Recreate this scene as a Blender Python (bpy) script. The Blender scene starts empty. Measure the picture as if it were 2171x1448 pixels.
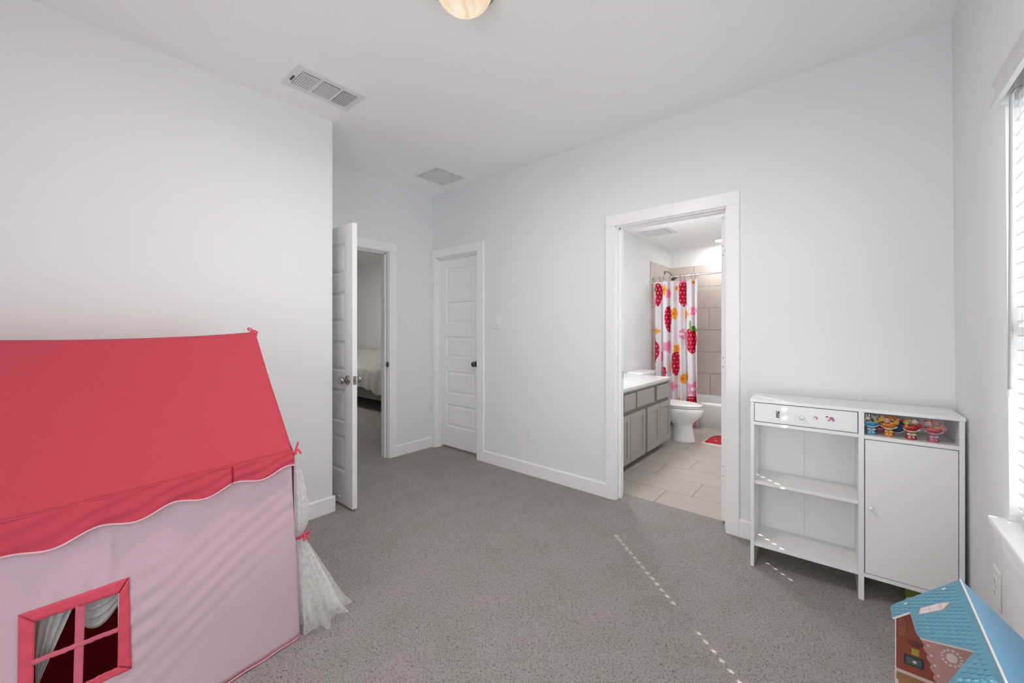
import bpy, math, random
from mathutils import Vector, Matrix
random.seed(7)
SC = bpy.context.scene
COL = SC.collection
PI = math.pi

# ------------------------------------------------------------------ camera
cam_d = bpy.data.cameras.new('camera')
cam = bpy.data.objects.new('camera', cam_d)
COL.objects.link(cam)
SC.camera = cam
cam.location = (0, 0, 1.275)
cam.rotation_euler = (PI / 2, 0, 0.6992)
cam_d.sensor_width = 36
cam_d.lens = 36 * 849.9 / 2171
cam_d.shift_y = -24 / 2171
cam_d.clip_start = 0.02
cam_d.clip_end = 100

# ------------------------------------------------------------------ world, sun, lights, exposure
W = bpy.data.worlds.new('sky')
SC.world = W
W.use_nodes = True
_bg = W.node_tree.nodes['Background']
_bg.inputs[0].default_value = (0.94, 0.98, 1.01, 1)
_bg.inputs[1].default_value = 5.4
sun_d = bpy.data.lights.new('sun', 'SUN')
sun_d.energy = 16
sun_d.angle = math.radians(0.5)
sun_d.color = (1, 0.95, 0.88)
sun = bpy.data.objects.new('sun', sun_d)
COL.objects.link(sun)
sun.rotation_euler = Vector((-1, 0.848, -1.233)).to_track_quat('-Z', 'Y').to_euler()
sun.location = (4, -3, 6)


def area(name, loc, target, sx, sy, power, col=(1, 1, 1), portal=False):
    d = bpy.data.lights.new(name, 'AREA')
    d.shape = 'RECTANGLE'
    d.size, d.size_y = sx, sy
    d.energy = power
    d.color = col
    if portal:
        d.cycles.is_portal = True
    o = bpy.data.objects.new(name, d)
    COL.objects.link(o)
    o.location = loc
    o.rotation_euler = (Vector(target) - Vector(loc)).to_track_quat('-Z', 'Y').to_euler()
    return o


area('window_portal', (0.56, 1.39, 1.36), (-3, 1.39, 1.36), 1.42, 1.19, 1, portal=True)
area('window_portal', (-0.45, -1.10, 1.14), (-0.45, 3, 1.14), 1.12, 2.16, 1, portal=True)
area('bathroom_fill_light', (-1.96, 3.75, 2.05), (-0.6, 4.4, 0.9), 0.7, 0.16, 27, (0.97, 0.985, 1.0))  # unseen area light added above the vanity to brighten the bathroom
area('bedroom_fill_light', (-6.6, 2.4, 2.7), (-6.6, 2.6, 0), 0.5, 0.5, 26, (1, 0.97, 0.94))  # unseen area light added to lift the dim next bedroom

vs = SC.view_settings
vs.view_transform = 'Standard'
vs.look = 'None'
vs.exposure = -0.04
vs.gamma = 1.0
vs.use_curve_mapping = False
SC.cycles.max_bounces = 14
SC.cycles.diffuse_bounces = 12
SC.cycles.transparent_max_bounces = 16
SC.cycles.sample_clamp_indirect = 6


# ------------------------------------------------------------------ materials
def mat(name, col, rough=0.5, metal=0.0, spec=0.5, noise=None, bump=None, emit=None, estr=1.0, sheen=0.0, trans=0.0):
    m = bpy.data.materials.new(name)
    m.use_nodes = True
    nt = m.node_tree
    b = nt.nodes['Principled BSDF']
    b.inputs['Base Color'].default_value = (*col, 1)
    b.inputs['Roughness'].default_value = rough
    b.inputs['Metallic'].default_value = metal
    b.inputs['Specular IOR Level'].default_value = spec
    if sheen:
        b.inputs['Sheen Weight'].default_value = sheen
    if emit:
        b.inputs['Emission Color'].default_value = (*emit, 1)
        b.inputs['Emission Strength'].default_value = estr
    if noise or bump:
        tc = nt.nodes.new('ShaderNodeTexCoord')
    if noise:
        sc, amt = noise[:2]
        n = nt.nodes.new('ShaderNodeTexNoise')
        n.inputs['Scale'].default_value = sc
        n.inputs['Detail'].default_value = 4
        nt.links.new(tc.outputs['Object'], n.inputs['Vector'])
        r = nt.nodes.new('ShaderNodeValToRGB')
        c2 = noise[2] if len(noise) > 2 else tuple(max(0, c * (1 - amt)) for c in col)
        r.color_ramp.elements[0].position = 0.3
        r.color_ramp.elements[1].position = 0.7
        r.color_ramp.elements[0].color = (*c2, 1)
        r.color_ramp.elements[1].color = (*col, 1)
        nt.links.new(n.outputs[0], r.inputs[0])
        nt.links.new(r.outputs[0], b.inputs['Base Color'])
    if bump:
        sc, st = bump[:2]
        n2 = nt.nodes.new('ShaderNodeTexNoise')
        n2.inputs['Scale'].default_value = sc
        n2.inputs['Detail'].default_value = 3
        nt.links.new(tc.outputs['Object'], n2.inputs['Vector'])
        bp = nt.nodes.new('ShaderNodeBump')
        bp.inputs['Strength'].default_value = st
        bp.inputs['Distance'].default_value = bump[2] if len(bump) > 2 else 0.002
        nt.links.new(n2.outputs[0], bp.inputs['Height'])
        nt.links.new(bp.outputs[0], b.inputs['Normal'])
    return m


M = {}
M['wall'] = mat('wall_paint', (0.785, 0.795, 0.80), 0.75, spec=0.25, bump=(160, 0.12, 0.001))
M['ceil'] = mat('ceiling_paint', (0.905, 0.917, 0.92), 0.9, spec=0.1, bump=(120, 0.3, 0.0015))
M['trim'] = mat('trim_paint', (0.87, 0.87, 0.875), 0.35, bump=(60, 0.03, 0.0005))
M['door'] = mat('door_paint', (0.86, 0.86, 0.865), 0.4, bump=(200, 0.05, 0.0004))
M['laminate'] = mat('white_laminate', (0.80, 0.80, 0.795), 0.3, bump=(300, 0.02, 0.0003))
M['plastic'] = mat('white_plastic', (0.80, 0.80, 0.79), 0.35, bump=(300, 0.02, 0.0003))
M['slot'] = mat('dark_slot', (0.06, 0.06, 0.06), 0.6, noise=(30, 0.2))
M['ventdark'] = mat('vent_shadow', (0.09, 0.09, 0.09), 0.8, noise=(30, 0.2))
M['ventwhite'] = mat('vent_white', (0.76, 0.76, 0.76), 0.5, bump=(200, 0.03, 0.0004))
M['nickel'] = mat('brushed_nickel', (0.36, 0.35, 0.335), 0.25, 1.0, bump=(400, 0.05, 0.0003))
M['bronze'] = mat('dark_bronze', (0.12, 0.115, 0.11), 0.35, 0.8, bump=(400, 0.05, 0.0003))
M['chrome'] = mat('chrome', (0.8, 0.8, 0.8), 0.12, 1.0, noise=(20, 0.02))
M['vanity'] = mat('grey_cabinet_paint', (0.36, 0.335, 0.31), 0.45, bump=(200, 0.03, 0.0004))
M['vandark'] = mat('cabinet_gap', (0.20, 0.185, 0.17), 0.6, noise=(30, 0.1))
M['counter'] = mat('white_counter', (0.66, 0.65, 0.64), 0.2, noise=(6, 0.03))
M['porcelain'] = mat('porcelain', (0.82, 0.82, 0.81), 0.12, noise=(3, 0.01))
M['tub'] = mat('tub_enamel', (0.80, 0.79, 0.78), 0.2, noise=(3, 0.01))
M['tile'] = mat('floor_tile', (0.475, 0.425, 0.375), 0.4, noise=(9, 0.1), bump=(60, 0.05, 0.0005))
M['walltile'] = mat('shower_tile', (0.62, 0.545, 0.50), 0.4, noise=(7, 0.12), bump=(60, 0.05, 0.0005))
M['grout'] = mat('grout', (0.27, 0.24, 0.21), 0.9, noise=(60, 0.1))
M['grout2'] = mat('shower_grout', (0.38, 0.33, 0.30), 0.9, noise=(60, 0.1))
M['red'] = mat('red_fabric', (0.51, 0.056, 0.084), 0.85, spec=0.15, noise=(220, 0.08), bump=(500, 0.15, 0.0006), sheen=0.1)
M['redband'] = mat('red_band_fabric', (0.66, 0.085, 0.125), 0.8, spec=0.2, noise=(220, 0.08), bump=(55, 0.35, 0.003))
M['redstrip'] = mat('pink_red_ribbon', (0.62, 0.13, 0.19), 0.8, spec=0.2, noise=(200, 0.06), bump=(300, 0.1, 0.0008))
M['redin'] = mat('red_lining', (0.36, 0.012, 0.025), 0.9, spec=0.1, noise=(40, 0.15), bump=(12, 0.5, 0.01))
M['pink'] = mat('pink_fabric', (0.58, 0.41, 0.47), 0.85, spec=0.12, noise=(220, 0.05), bump=(500, 0.12, 0.0005), sheen=0.1)
M['piping'] = mat('pink_piping', (0.70, 0.42, 0.48), 0.8, noise=(200, 0.05))
M['piping2'] = mat('rose_binding', (0.68, 0.27, 0.35), 0.8, noise=(200, 0.05))
M['glass'] = None
M['wand'] = mat('wand_plastic', (0.42, 0.42, 0.43), 0.3, noise=(40, .05))
M['vinyl'] = mat('vinyl_frame', (0.70, 0.69, 0.67), 0.4, bump=(200, 0.02, 0.0003))
M['slat'] = mat('blind_slat', (0.62, 0.62, 0.62), 0.35, bump=(90, 0.04, 0.0004))
M['bedding'] = mat('white_comforter', (0.60, 0.57, 0.54), 0.9, spec=0.1, noise=(8, 0.05), bump=(30, 0.4, 0.006))
M['bedframe'] = mat('grey_bed_fabric', (0.22, 0.205, 0.20), 0.8, noise=(60, 0.1))
M['bedwall'] = mat('bedroom_wall_paint', (0.76, 0.765, 0.77), 0.8, spec=0.2, bump=(160, 0.1, 0.001))


def simple_nodes(name):
    m = bpy.data.materials.new(name)
    m.use_nodes = True
    nt = m.node_tree
    nt.nodes.clear()
    out = nt.nodes.new('ShaderNodeOutputMaterial')
    return m, nt, out


def make_glass():
    m, nt, out = simple_nodes('window_glass')
    t = nt.nodes.new('ShaderNodeBsdfTransparent')
    g = nt.nodes.new('ShaderNodeBsdfGlossy')
    g.inputs['Roughness'].default_value = 0.02
    mx = nt.nodes.new('ShaderNodeMixShader')
    mx.inputs[0].default_value = 0.05
    nt.links.new(t.outputs[0], mx.inputs[1])
    nt.links.new(g.outputs[0], mx.inputs[2])
    nt.links.new(mx.outputs[0], out.inputs[0])
    return m


def make_tulle(name, dens):
    m, nt, out = simple_nodes(name)
    t = nt.nodes.new('ShaderNodeBsdfTransparent')
    d = nt.nodes.new('ShaderNodeBsdfDiffuse')
    d.inputs[0].default_value = (0.92, 0.92, 0.91, 1)
    tr = nt.nodes.new('ShaderNodeBsdfTranslucent')
    tr.inputs[0].default_value = (0.92, 0.92, 0.91, 1)
    a = nt.nodes.new('ShaderNodeMixShader')
    a.inputs[0].default_value = 0.35
    nt.links.new(d.outputs[0], a.inputs[1])
    nt.links.new(tr.outputs[0], a.inputs[2])
    tc = nt.nodes.new('ShaderNodeTexCoord')
    n = nt.nodes.new('ShaderNodeTexNoise')
    n.inputs['Scale'].default_value = 60
    nt.links.new(tc.outputs['Object'], n.inputs['Vector'])
    mr = nt.nodes.new('ShaderNodeMapRange')
    mr.inputs['To Min'].default_value = dens - 0.14
    mr.inputs['To Max'].default_value = dens + 0.14
    nt.links.new(n.outputs[0], mr.inputs['Value'])
    mx = nt.nodes.new('ShaderNodeMixShader')
    nt.links.new(mr.outputs[0], mx.inputs[0])
    nt.links.new(t.outputs[0], mx.inputs[1])
    nt.links.new(a.outputs[0], mx.inputs[2])
    nt.links.new(mx.outputs[0], out.inputs[0])
    return m


M['glass'] = make_glass()
M['tulle'] = make_tulle('tulle', 0.36)
M['tulle2'] = make_tulle('tulle_gathered', 0.62)


def make_carpet(name, base, dark):
    m = bpy.data.materials.new(name)
    m.use_nodes = True
    nt = m.node_tree
    b = nt.nodes['Principled BSDF']
    b.inputs['Roughness'].default_value = 1.0
    b.inputs['Specular IOR Level'].default_value = 0.03
    tc = nt.nodes.new('ShaderNodeTexCoord')
    # pile tufts: two noises of different size
    n1 = nt.nodes.new('ShaderNodeTexNoise')
    n1.inputs['Scale'].default_value = 128
    n1.inputs['Detail'].default_value = 4
    n1.inputs['Roughness'].default_value = 0.65
    n1.inputs['Distortion'].default_value = 0.6
    nt.links.new(tc.outputs['Object'], n1.inputs['Vector'])
    r1 = nt.nodes.new('ShaderNodeValToRGB')
    r1.color_ramp.elements[0].position = 0.29
    r1.color_ramp.elements[1].position = 0.50
    r1.color_ramp.elements[0].color = (*dark, 1)
    r1.color_ramp.elements[1].color = (*base, 1)
    nt.links.new(n1.outputs[0], r1.inputs[0])
    # faint pinkish / grey drift
    n2 = nt.nodes.new('ShaderNodeTexNoise')
    n2.inputs['Scale'].default_value = 5
    n2.inputs['Detail'].default_value = 4
    nt.links.new(tc.outputs['Object'], n2.inputs['Vector'])
    r2 = nt.nodes.new('ShaderNodeValToRGB')
    r2.color_ramp.elements[0].position = 0.35
    r2.color_ramp.elements[1].position = 0.65
    r2.color_ramp.elements[0].color = (0.90, 0.92, 0.89, 1)
    r2.color_ramp.elements[1].color = (1.0, 0.97, 0.985, 1)
    nt.links.new(n2.outputs[0], r2.inputs[0])
    mx = nt.nodes.new('ShaderNodeMix')
    mx.data_type = 'RGBA'
    mx.blend_type = 'MULTIPLY'
    mx.inputs[0].default_value = 1.0
    nt.links.new(r1.outputs[0], mx.inputs[6])
    nt.links.new(r2.outputs[0], mx.inputs[7])
    nt.links.new(mx.outputs[2], b.inputs['Base Color'])
    n3 = nt.nodes.new('ShaderNodeTexNoise')
    n3.inputs['Scale'].default_value = 25
    nt.links.new(tc.outputs['Object'], n3.inputs['Vector'])
    ad = nt.nodes.new('ShaderNodeMath')
    ad.operation = 'MULTIPLY_ADD'
    ad.inputs[1].default_value = 0.5
    nt.links.new(n3.outputs[0], ad.inputs[0])
    nt.links.new(n1.outputs[0], ad.inputs[2])
    bp = nt.nodes.new('ShaderNodeBump')
    bp.inputs['Strength'].default_value = 0.9
    bp.inputs['Distance'].default_value = 0.012
    nt.links.new(ad.outputs[0], bp.inputs['Height'])
    nt.links.new(bp.outputs[0], b.inputs['Normal'])
    return m


M['carpet'] = make_carpet('carpet', (0.462, 0.424, 0.405), (0.13, 0.115, 0.107))


def make_vcol(name, rough=0.7):
    m = bpy.data.materials.new(name)
    m.use_nodes = True
    nt = m.node_tree
    b = nt.nodes['Principled BSDF']
    b.inputs['Roughness'].default_value = rough
    b.inputs['Specular IOR Level'].default_value = 0.2
    a = nt.nodes.new('ShaderNodeVertexColor')
    a.layer_name = 'print'
    nt.links.new(a.outputs[0], b.inputs['Base Color'])
    return m


M['print'] = make_vcol('printed_cloth', 0.55)
M['printboard'] = make_vcol('printed_board', 0.5)


# ------------------------------------------------------------------ mesh builder
class MB:
    def __init__(self):
        self.v = []
        self.f = []
        self.sm = []

    def add(self, vs, fs, smooth=False):
        k = len(self.v)
        self.v += [tuple(p) for p in vs]
        self.f += [tuple(i + k for i in f) for f in fs]
        self.sm += [smooth] * len(fs)
        return self

    def box(self, x0, x1, y0, y1, z0, z1):
        v = [(x, y, z) for x in (x0, x1) for y in (y0, y1) for z in (z0, z1)]
        return self.add(v, [(0, 1, 3, 2), (4, 6, 7, 5), (0, 4, 5, 1), (2, 3, 7, 6), (0, 2, 6, 4), (1, 5, 7, 3)])

    def prism(self, poly, axis, a, b):
        """polygon (2D, ccw) extruded along axis from a to b"""
        def P(p, t):
            if axis == 'x': return (t, p[0], p[1])
            if axis == 'y': return (p[0], t, p[1])
            return (p[0], p[1], t)
        n = len(poly)
        v = [P(p, a) for p in poly] + [P(p, b) for p in poly]
        f = [tuple(range(n))[::-1], tuple(range(n, 2 * n))]
        f += [(i, (i + 1) % n, n + (i + 1) % n, n + i) for i in range(n)]
        return self.add(v, f)

    def loft(self, rings, cap=True, smooth=True, closed=True):
        n = len(rings[0])
        v = [p for r in rings for p in r]
        f = []
        for j in range(len(rings) - 1):
            for i in range(n if closed else n - 1):
                a = j * n + i
                b = j * n + (i + 1) % n
                f.append((a, b, b + n, a + n))
        self.add(v, f, smooth)
        if cap and closed:
            self.add(rings[0], [tuple(range(n))[::-1]], False)
            self.add(rings[-1], [tuple(range(n))], False)
        return self

    def lathe(self, prof, c=(0, 0, 0), axis='z', n=24, cap=True):
        rings = []
        for r, h in prof:
            ring = []
            for i in range(n):
                a = 2 * PI * i / n
                p, q = r * math.cos(a), r * math.sin(a)
                if axis == 'z': ring.append((c[0] + p, c[1] + q, c[2] + h))
                elif axis == 'y': ring.append((c[0] + p, c[1] + h, c[2] + q))
                else: ring.append((c[0] + h, c[1] + p, c[2] + q))
            rings.append(ring)
        return self.loft(rings, cap)

    def tube(self, pts, r, n=8, cap=True):
        pts = [Vector(p) for p in pts]
        rings = []
        ref = Vector((0.13, 0.27, 1)).normalized()
        for i, p in enumerate(pts):
            t = (pts[min(i + 1, len(pts) - 1)] - pts[max(i - 1, 0)]).normalized()
            if abs(t.dot(ref)) > 0.97: ref = Vector((1, 0.2, 0)).normalized()
            a = t.cross(ref).normalized()
            b = t.cross(a)
            rr = r[i] if isinstance(r, (list, tuple)) else r
            rings.append([tuple(p + (a * math.cos(2 * PI * k / n) + b * math.sin(2 * PI * k / n)) * rr) for k in range(n)])
        return self.loft(rings, cap)

    def ball(self, c, rx, ry=None, rz=None, n=14, m=8):
        ry = ry or rx
        rz = rz or rx
        rings = []
        for j in range(1, m):
            th = PI * j / m
            rings.append([(c[0] + rx * math.sin(th) * math.cos(2 * PI * i / n), c[1] + ry * math.sin(th) * math.sin(2 * PI * i / n), c[2] - rz * math.cos(th)) for i in range(n)])
        return self.loft(rings, True)

    def grid(self, fn, nu, nv, mask=None, smooth=True):
        v = [fn(i / nu, j / nv) for j in range(nv + 1) for i in range(nu + 1)]
        f = []
        for j in range(nv):
            for i in range(nu):
                if mask and mask((i + .5) / nu, (j + .5) / nv): continue
                a = j * (nu + 1) + i
                f.append((a, a + 1, a + nu + 2, a + nu + 1))
        return self.add(v, f, smooth)

    def map(self, fn):
        self.v = [fn(*p) for p in self.v]
        return self


def origin(o):
    p = Vector((0, 0, 0))
    while o is not None:
        p += o.location
        o = o.parent
    return p


def mesh(name, mb, m, off=(0, 0, 0)):
    me = bpy.data.meshes.new(name)
    me.from_pydata([(p[0] - off[0], p[1] - off[1], p[2] - off[2]) for p in mb.v], [], mb.f)
    me.polygons.foreach_set('use_smooth', mb.sm)
    me.validate()
    me.update()
    if m: me.materials.append(M[m] if isinstance(m, str) else m)
    return me


def obj(name, mb, m, parent=None, bevel=0, local=False, solid=0, base=None, weld=False):
    """link one mesh object; vertices are world coordinates unless local"""
    off = Vector((0, 0, 0))
    if parent is not None and not local: off = origin(parent)
    if parent is None and base is not None: off = Vector(base)
    me = mesh(name, mb, m, off)
    o = bpy.data.objects.new(name, me)
    COL.objects.link(o)
    if parent is not None: o.parent = parent
    elif base is not None: o.location = base
    if weld:
        w = o.modifiers.new('weld', 'WELD')
        w.merge_threshold = 0.0002
    if solid:
        s = o.modifiers.new('solid', 'SOLIDIFY')
        s.thickness = solid
        s.offset = 0
    if bevel:
        b = o.modifiers.new('bevel', 'BEVEL')
        b.width = bevel
        b.segments = 2
        b.limit_method = 'ANGLE'
        b.angle_limit = math.radians(40)
    return o


def share(name, me, parent, loc=(0, 0, 0), rot=None, m=None):
    o = bpy.data.objects.new(name, me)
    COL.objects.link(o)
    o.parent = parent
    o.location = loc
    if rot: o.rotation_euler = rot
    return o


def thing(name, label, cat, loc=(0, 0, 0), rz=0, group=None):
    o = bpy.data.objects.new(name, None)
    o.empty_display_size = 0.1
    COL.objects.link(o)
    o.location = loc
    o.rotation_euler = (0, 0, rz)
    return tag(o, label, cat, group)


def tag(o, label, cat, group=None, kind=None):
    o['label'] = label
    o['category'] = cat
    if group: o['group'] = group
    if kind: o['kind'] = kind
    return o


def struct(name, mb, m, label, cat, bevel=0, weld=False):
    o = obj(name, mb, m, None, bevel, weld=weld)
    return tag(o, label, cat, kind='structure')


# ------------------------------------------------------------------ room numbers
YB, XF, XL, YL, XR = 2.809, -3.509, -2.787, 1.347, 0.376
H = 2.743
T = 0.115
YR = -0.95


def shear(x, y, z):                    # the window wall leans a hair out of plumb
    return (x + 0.016 - 0.018 * z / H, y, z)


# floors and ceilings
struct('floor', MB().box(-3.624, 0.6, -1.07, YB, -0.06, 0).box(-1.36, -0.57, YB - .001, 2.957, -0.06, 0.0)
       .box(-3.5, -2.78, YB - .001, 3.5, -0.06, -0.001),
       'carpet', 'grey plush carpet covering the bedroom floor', 'floor')
struct('ceiling', MB().box(-3.63, 0.6, -1.07, YB + .1, H, H + 0.06), 'ceil', 'white textured bedroom ceiling', 'ceiling')

# walls
struct('wall_left', MB().box(XL - T, XL, -1.07, YL, 0, H), 'wall', 'pale grey left wall behind the play tent', 'wall')
struct('wall_return', MB().box(XF, XL - T, YL - T, YL, 0, H), 'wall', 'short wall turning into the door alcove', 'wall')
struct('wall_far', MB().box(XF - T, XF, 0.6, 1.412, 0, H).box(XF - T, XF, 2.265, 4.5, 0, H).box(XF - T, XF, 1.412, 2.265, 2.068, H),
       'wall', 'pale grey alcove wall with the doorway to the next bedroom', 'wall')
CX0, CX1 = -3.447, -2.803
BX0, BX1 = -1.342, -0.593
struct('wall_back', MB().box(XF, CX0 - .01, YB, YB + T, 0, H).box(CX0 - .01, CX1 + .01, YB, YB + T, 2.068, H)
       .box(CX1 + .01, BX0 - .01, YB, YB + T, 0, H).box(BX0 - .01, BX1 + .01, YB, YB + T, 2.068, H)
       .box(BX1 + .01, 0.56, YB, YB + T, 0, H),
       'wall', 'long pale grey wall with closet door and bathroom doorway', 'wall')
WY0, WY1, WZ0, WZ1 = 0.80, 1.98, 0.655, 2.06
XO = 0.53
struct('wall_right', MB().box(XR, XO, -1.07, WY0, 0, H).box(XR, XO, WY1, YB + T, 0, H)
       .box(XR, XO, WY0, WY1, 0, WZ0).box(XR, XO, WY0, WY1, WZ1, H).map(shear),
       'wall', 'pale grey window wall at the right edge', 'wall')
struct('wall_rear', MB().box(-2.95, -1.0, YR - T, YR, 0, H).box(0.1, 0.56, YR - T, YR, 0, H).box(-1.0, 0.1, YR - T, YR, 0, 0.08).box(-1.0, 0.1, YR - T, YR, 2.2, H),
       'wall', 'wall behind the camera with an opening for the added window', 'wall')


# baseboards
def base_prof(d=0.015, h=0.108):
    return [(0, 0), (d, 0), (d, h - .008), (d * .45, h), (0, h)]


def baseboard(name, segs, label):
    """segs: (axis, fixed, sign, a, b): run along axis from a to b, standing proud of the wall plane by sign"""
    mb = MB()
    for ax, fx, sg, a, b in segs:
        pr = [(fx + sg * p[0], p[1]) for p in base_prof()]
        if ax == 'y':
            mb.prism(pr, 'y', a, b)
        else:
            mb.prism(pr, 'x', a, b)
    return struct(name, mb, 'trim', label, 'baseboard')


baseboard('baseboard_left', [('y', XL, 1, YR, YL + .015), ('x', YL, 1, XF, XL + .004)], 'white baseboard along the left wall and around its end')
baseboard('baseboard_far', [('y', XF, 1, 2.343, YB)], 'short white baseboard between the bedroom door and closet')
baseboard('baseboard_back', [('x', YB, -1, -2.713, -1.418), ('x', YB, -1, -0.519, XR + .01)], 'white baseboard along the back wall beside the bathroom door')
baseboard('baseboard_right', [('y', XR + .013, -1, YR, YB)], 'white baseboard under the window wall')
baseboard('baseboard_rear', [('x', YR, 1, XL, -1.0), ('x', YR, 1, .1, XR)], 'white baseboard beside the added rear window')


# ------------------------------------------------------------------ door casings
def casing(name, axis, fx, sg, a, b, top, width_a, width_b, label, full_depth=T, jamb_in=0.018):
    """flat casing around an opening a..b up to top on the wall plane fx; sg = side of the room"""
    t = 0.018
    mb = MB()
    hw = 0.085

    def put(a0, a1, z0, z1, d0, d1):
        p, q = sorted((fx + sg * d0, fx + sg * d1))
        if axis == 'x': mb.box(a0, a1, p, q, z0, z1)
        else: mb.box(p, q, a0, a1, z0, z1)
    put(a - width_a, a, 0, top, 0, t)
    put(b, b + width_b, 0, top, 0, t)
    put(a - width_a, b + width_b, top, top + hw, 0, t)
    tr = struct(name, mb, 'trim', label, 'door trim', bevel=0.003, weld=False)
    mb = MB()
    put(a - 0.012, a + jamb_in - 0.012, 0, top + .004, -full_depth - .006, 0.002)
    put(b - jamb_in + 0.012, b + 0.012, 0, top + .004, -full_depth - .006, 0.002)
    put(a - 0.012, b + 0.012, top - 0.008, top + 0.012, -full_depth - .006, 0.002)
    obj('jamb', mb, 'trim', tr, bevel=0.0015)
    return tr, put


# closet
tr1, _ = casing('trim_1', 'x', YB, -1, CX0, CX1, 2.058, 0.06, 0.09, 'white casing around the closed closet door')
mb = MB()
mb.box(CX0 + .006, CX0 + .018, YB + .035, YB + .06, 0, 2.05).box(CX1 - .018, CX1 - .006, YB + .035, YB + .06, 0, 2.05).box(CX0, CX1, YB + .035, YB + .06, 2.038, 2.05)
obj('door_stop_strip', mb, 'trim', tr1, bevel=.001)
# bathroom
tr2, _ = casing('trim_2', 'x', YB, -1, BX0, BX1, 2.055, 0.076, 0.074, 'white casing around the bathroom doorway')
mb = MB()
mb.box(BX0 + .006, BX0 + .018, YB + .045, YB + .08, 0, 2.047).box(BX1 - .018, BX1 - .006, YB + .045, YB + .08, 0, 2.047).box(BX0, BX1, YB + .045, YB + .08, 2.035, 2.047)
obj('door_stop_strip', mb, 'trim', tr2, bevel=.001)
obj('strike_plate', MB().box(BX0 + .0055, BX0 + .0085, YB + .085, YB + .11, 0.90, 0.96), 'nickel', tr2)
# far doorway
FY0, FY1 = 1.424, 2.262
tr3, _ = casing('trim_3', 'y', XF, 1, FY0, FY1, 2.055, 0.062, 0.081, 'white casing around the doorway to the next bedroom')
mb = MB()
mb.box(XF - .075, XF - .04, FY1 - .018, FY1 - .006, 0, 2.047).box(XF - .075, XF - .04, FY0, FY1, 2.035, 2.047).box(XF - .075, XF - .04, FY0 + .006, FY0 + .018, 0, 2.047)
obj('door_stop_strip', mb, 'trim', tr3, bevel=.001)
mb = MB()
mb.lathe([(0.001, 0), (0.028, 0.001), (0.028, 0.005), (0.001, 0.006)], (XF + .002, FY1 - .012, 0.935), 'y', 20)
mb.map(lambda x, y, z: (XF + .002 + (x - XF - .002) * .75, FY1 - .0115 + (y - FY1 + .012) - .005, z))
obj('strike_plate', mb, 'bronze', tr3)


# ------------------------------------------------------------------ panel doors
def knob_mb(c, axis, sg, r=0.026):
    prof = [(0.0, 0), (0.032, 0), (0.032, 0.006), (0.028, 0.010), (0.013, 0.014), (0.011, 0.026), (0.016, 0.032), (r, 0.042), (r + .001, 0.052), (r - .005, 0.062), (0.008, 0.066), (0.0, 0.066)]
    rosette = MB().lathe([(p, sg * h) for p, h in prof[:5]] + [(0.0, sg * .014)], c, axis, 24, cap=False)
    knob = MB().lathe([(p, sg * h) for p, h in prof[4:]], c, axis, 24, cap=False)
    return rosette, knob


def panel_mesh(w, h, th):
    """raised panel, both faces, centred; local x = width, y = thickness, z = height"""
    mb = MB()
    for s in (-1, 1):
        loops = []
        for inset, dep in ((0, th / 2), (0.010, th / 2 - .009), (0.018, th / 2 - .0095), (0.040, th / 2 - .002)):
            a, b = w / 2 - inset, h / 2 - inset
            loops.append([(-a, s * dep, -b), (a, s * dep, -b), (a, s * dep, b), (-a, s * dep, b)])
        for i in range(3):
            for k in range(4):
                q = [loops[i][k], loops[i][(k + 1) % 4], loops[i + 1][(k + 1) % 4], loops[i + 1][k]]
                mb.add(q, [(0, 1, 2, 3)])
        mb.add(loops[3], [(0, 1, 2, 3)])
    return mb


def panel_door(name, w, h, th, label, zs, stile):
    """leaf in local coords: x 0..w, y -th/2..th/2, z 0..h; zs = list of panel (z0,z1)"""
    o = bpy.data.objects.new(name, None)
    mb = MB()
    mb.box(0, stile, -th / 2, th / 2, 0, h).box(w - stile, w, -th / 2, th / 2, 0, h)
    e = [0] + [z for p in zs for z in p] + [h]
    for i in range(0, len(e), 2):
        mb.box(stile, w - stile, -th / 2, th / 2, e[i], e[i + 1])
    me = mesh(name, mb, 'door')
    o = bpy.data.objects.new(name, me)
    COL.objects.link(o)
    tag(o, label, 'door', kind='structure')
    cache = {}
    for z0, z1 in zs:
        key = round(z1 - z0, 3)
        if key not in cache:
            cache[key] = mesh('panel', panel_mesh(w - 2 * stile, z1 - z0, th), 'door')
        share('panel', cache[key], o, (w / 2, 0, (z0 + z1) / 2))
    return o


zs = [(0.235, 0.500), (0.590, 0.835), (0.960, 1.185), (1.310, 1.540), (1.665, 1.895)]
d1 = panel_door('door_1', 0.813, 2.015, 0.035, 'open white five-panel door swung into the room beside the left wall', zs, 0.108)
d1.location = (-2.665, 1.448, 0.016)
d1.rotation_euler = (0, 0, PI)
for sg in (-1, 1):
    ro, kn = knob_mb((0.062, sg * 0.0175, 0.905), 'y', sg)
    k = obj('door_handle', kn, 'nickel', d1, local=True)
    obj('rosette', ro, 'nickel', k, local=True)
obj('latch_plate', MB().box(-0.0012, 0.001, -.0125, .0125, 0.875, 0.935), 'nickel', d1, local=True)
obj('latch_bolt', MB().box(-0.008, 0, -.006, .006, 0.895, 0.915), 'nickel', d1, local=True, bevel=.002)
zc = [(0.21, 0.455), (0.565, 0.81), (0.95, 1.18), (1.315, 1.55), (1.675, 1.915)]
d2 = panel_door('door_2', 0.61, 2.01, 0.035, 'closed white five-panel closet door in the back wall', zc, 0.085)
d2.location = (CX0 + .017, YB + .0785, 0.028)
for sg in (-1,):
    ro, kn = knob_mb((0.553, sg * 0.0175, 0.905), 'y', sg)
    k = obj('door_handle', kn, 'bronze', d2, local=True)
    obj('rosette', ro, 'bronze', k, local=True)
d3 = panel_door('door_3', 0.71, 2.015, 0.035, 'bathroom door opened inward, only its hinge edge showing', zs, 0.1)
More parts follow.
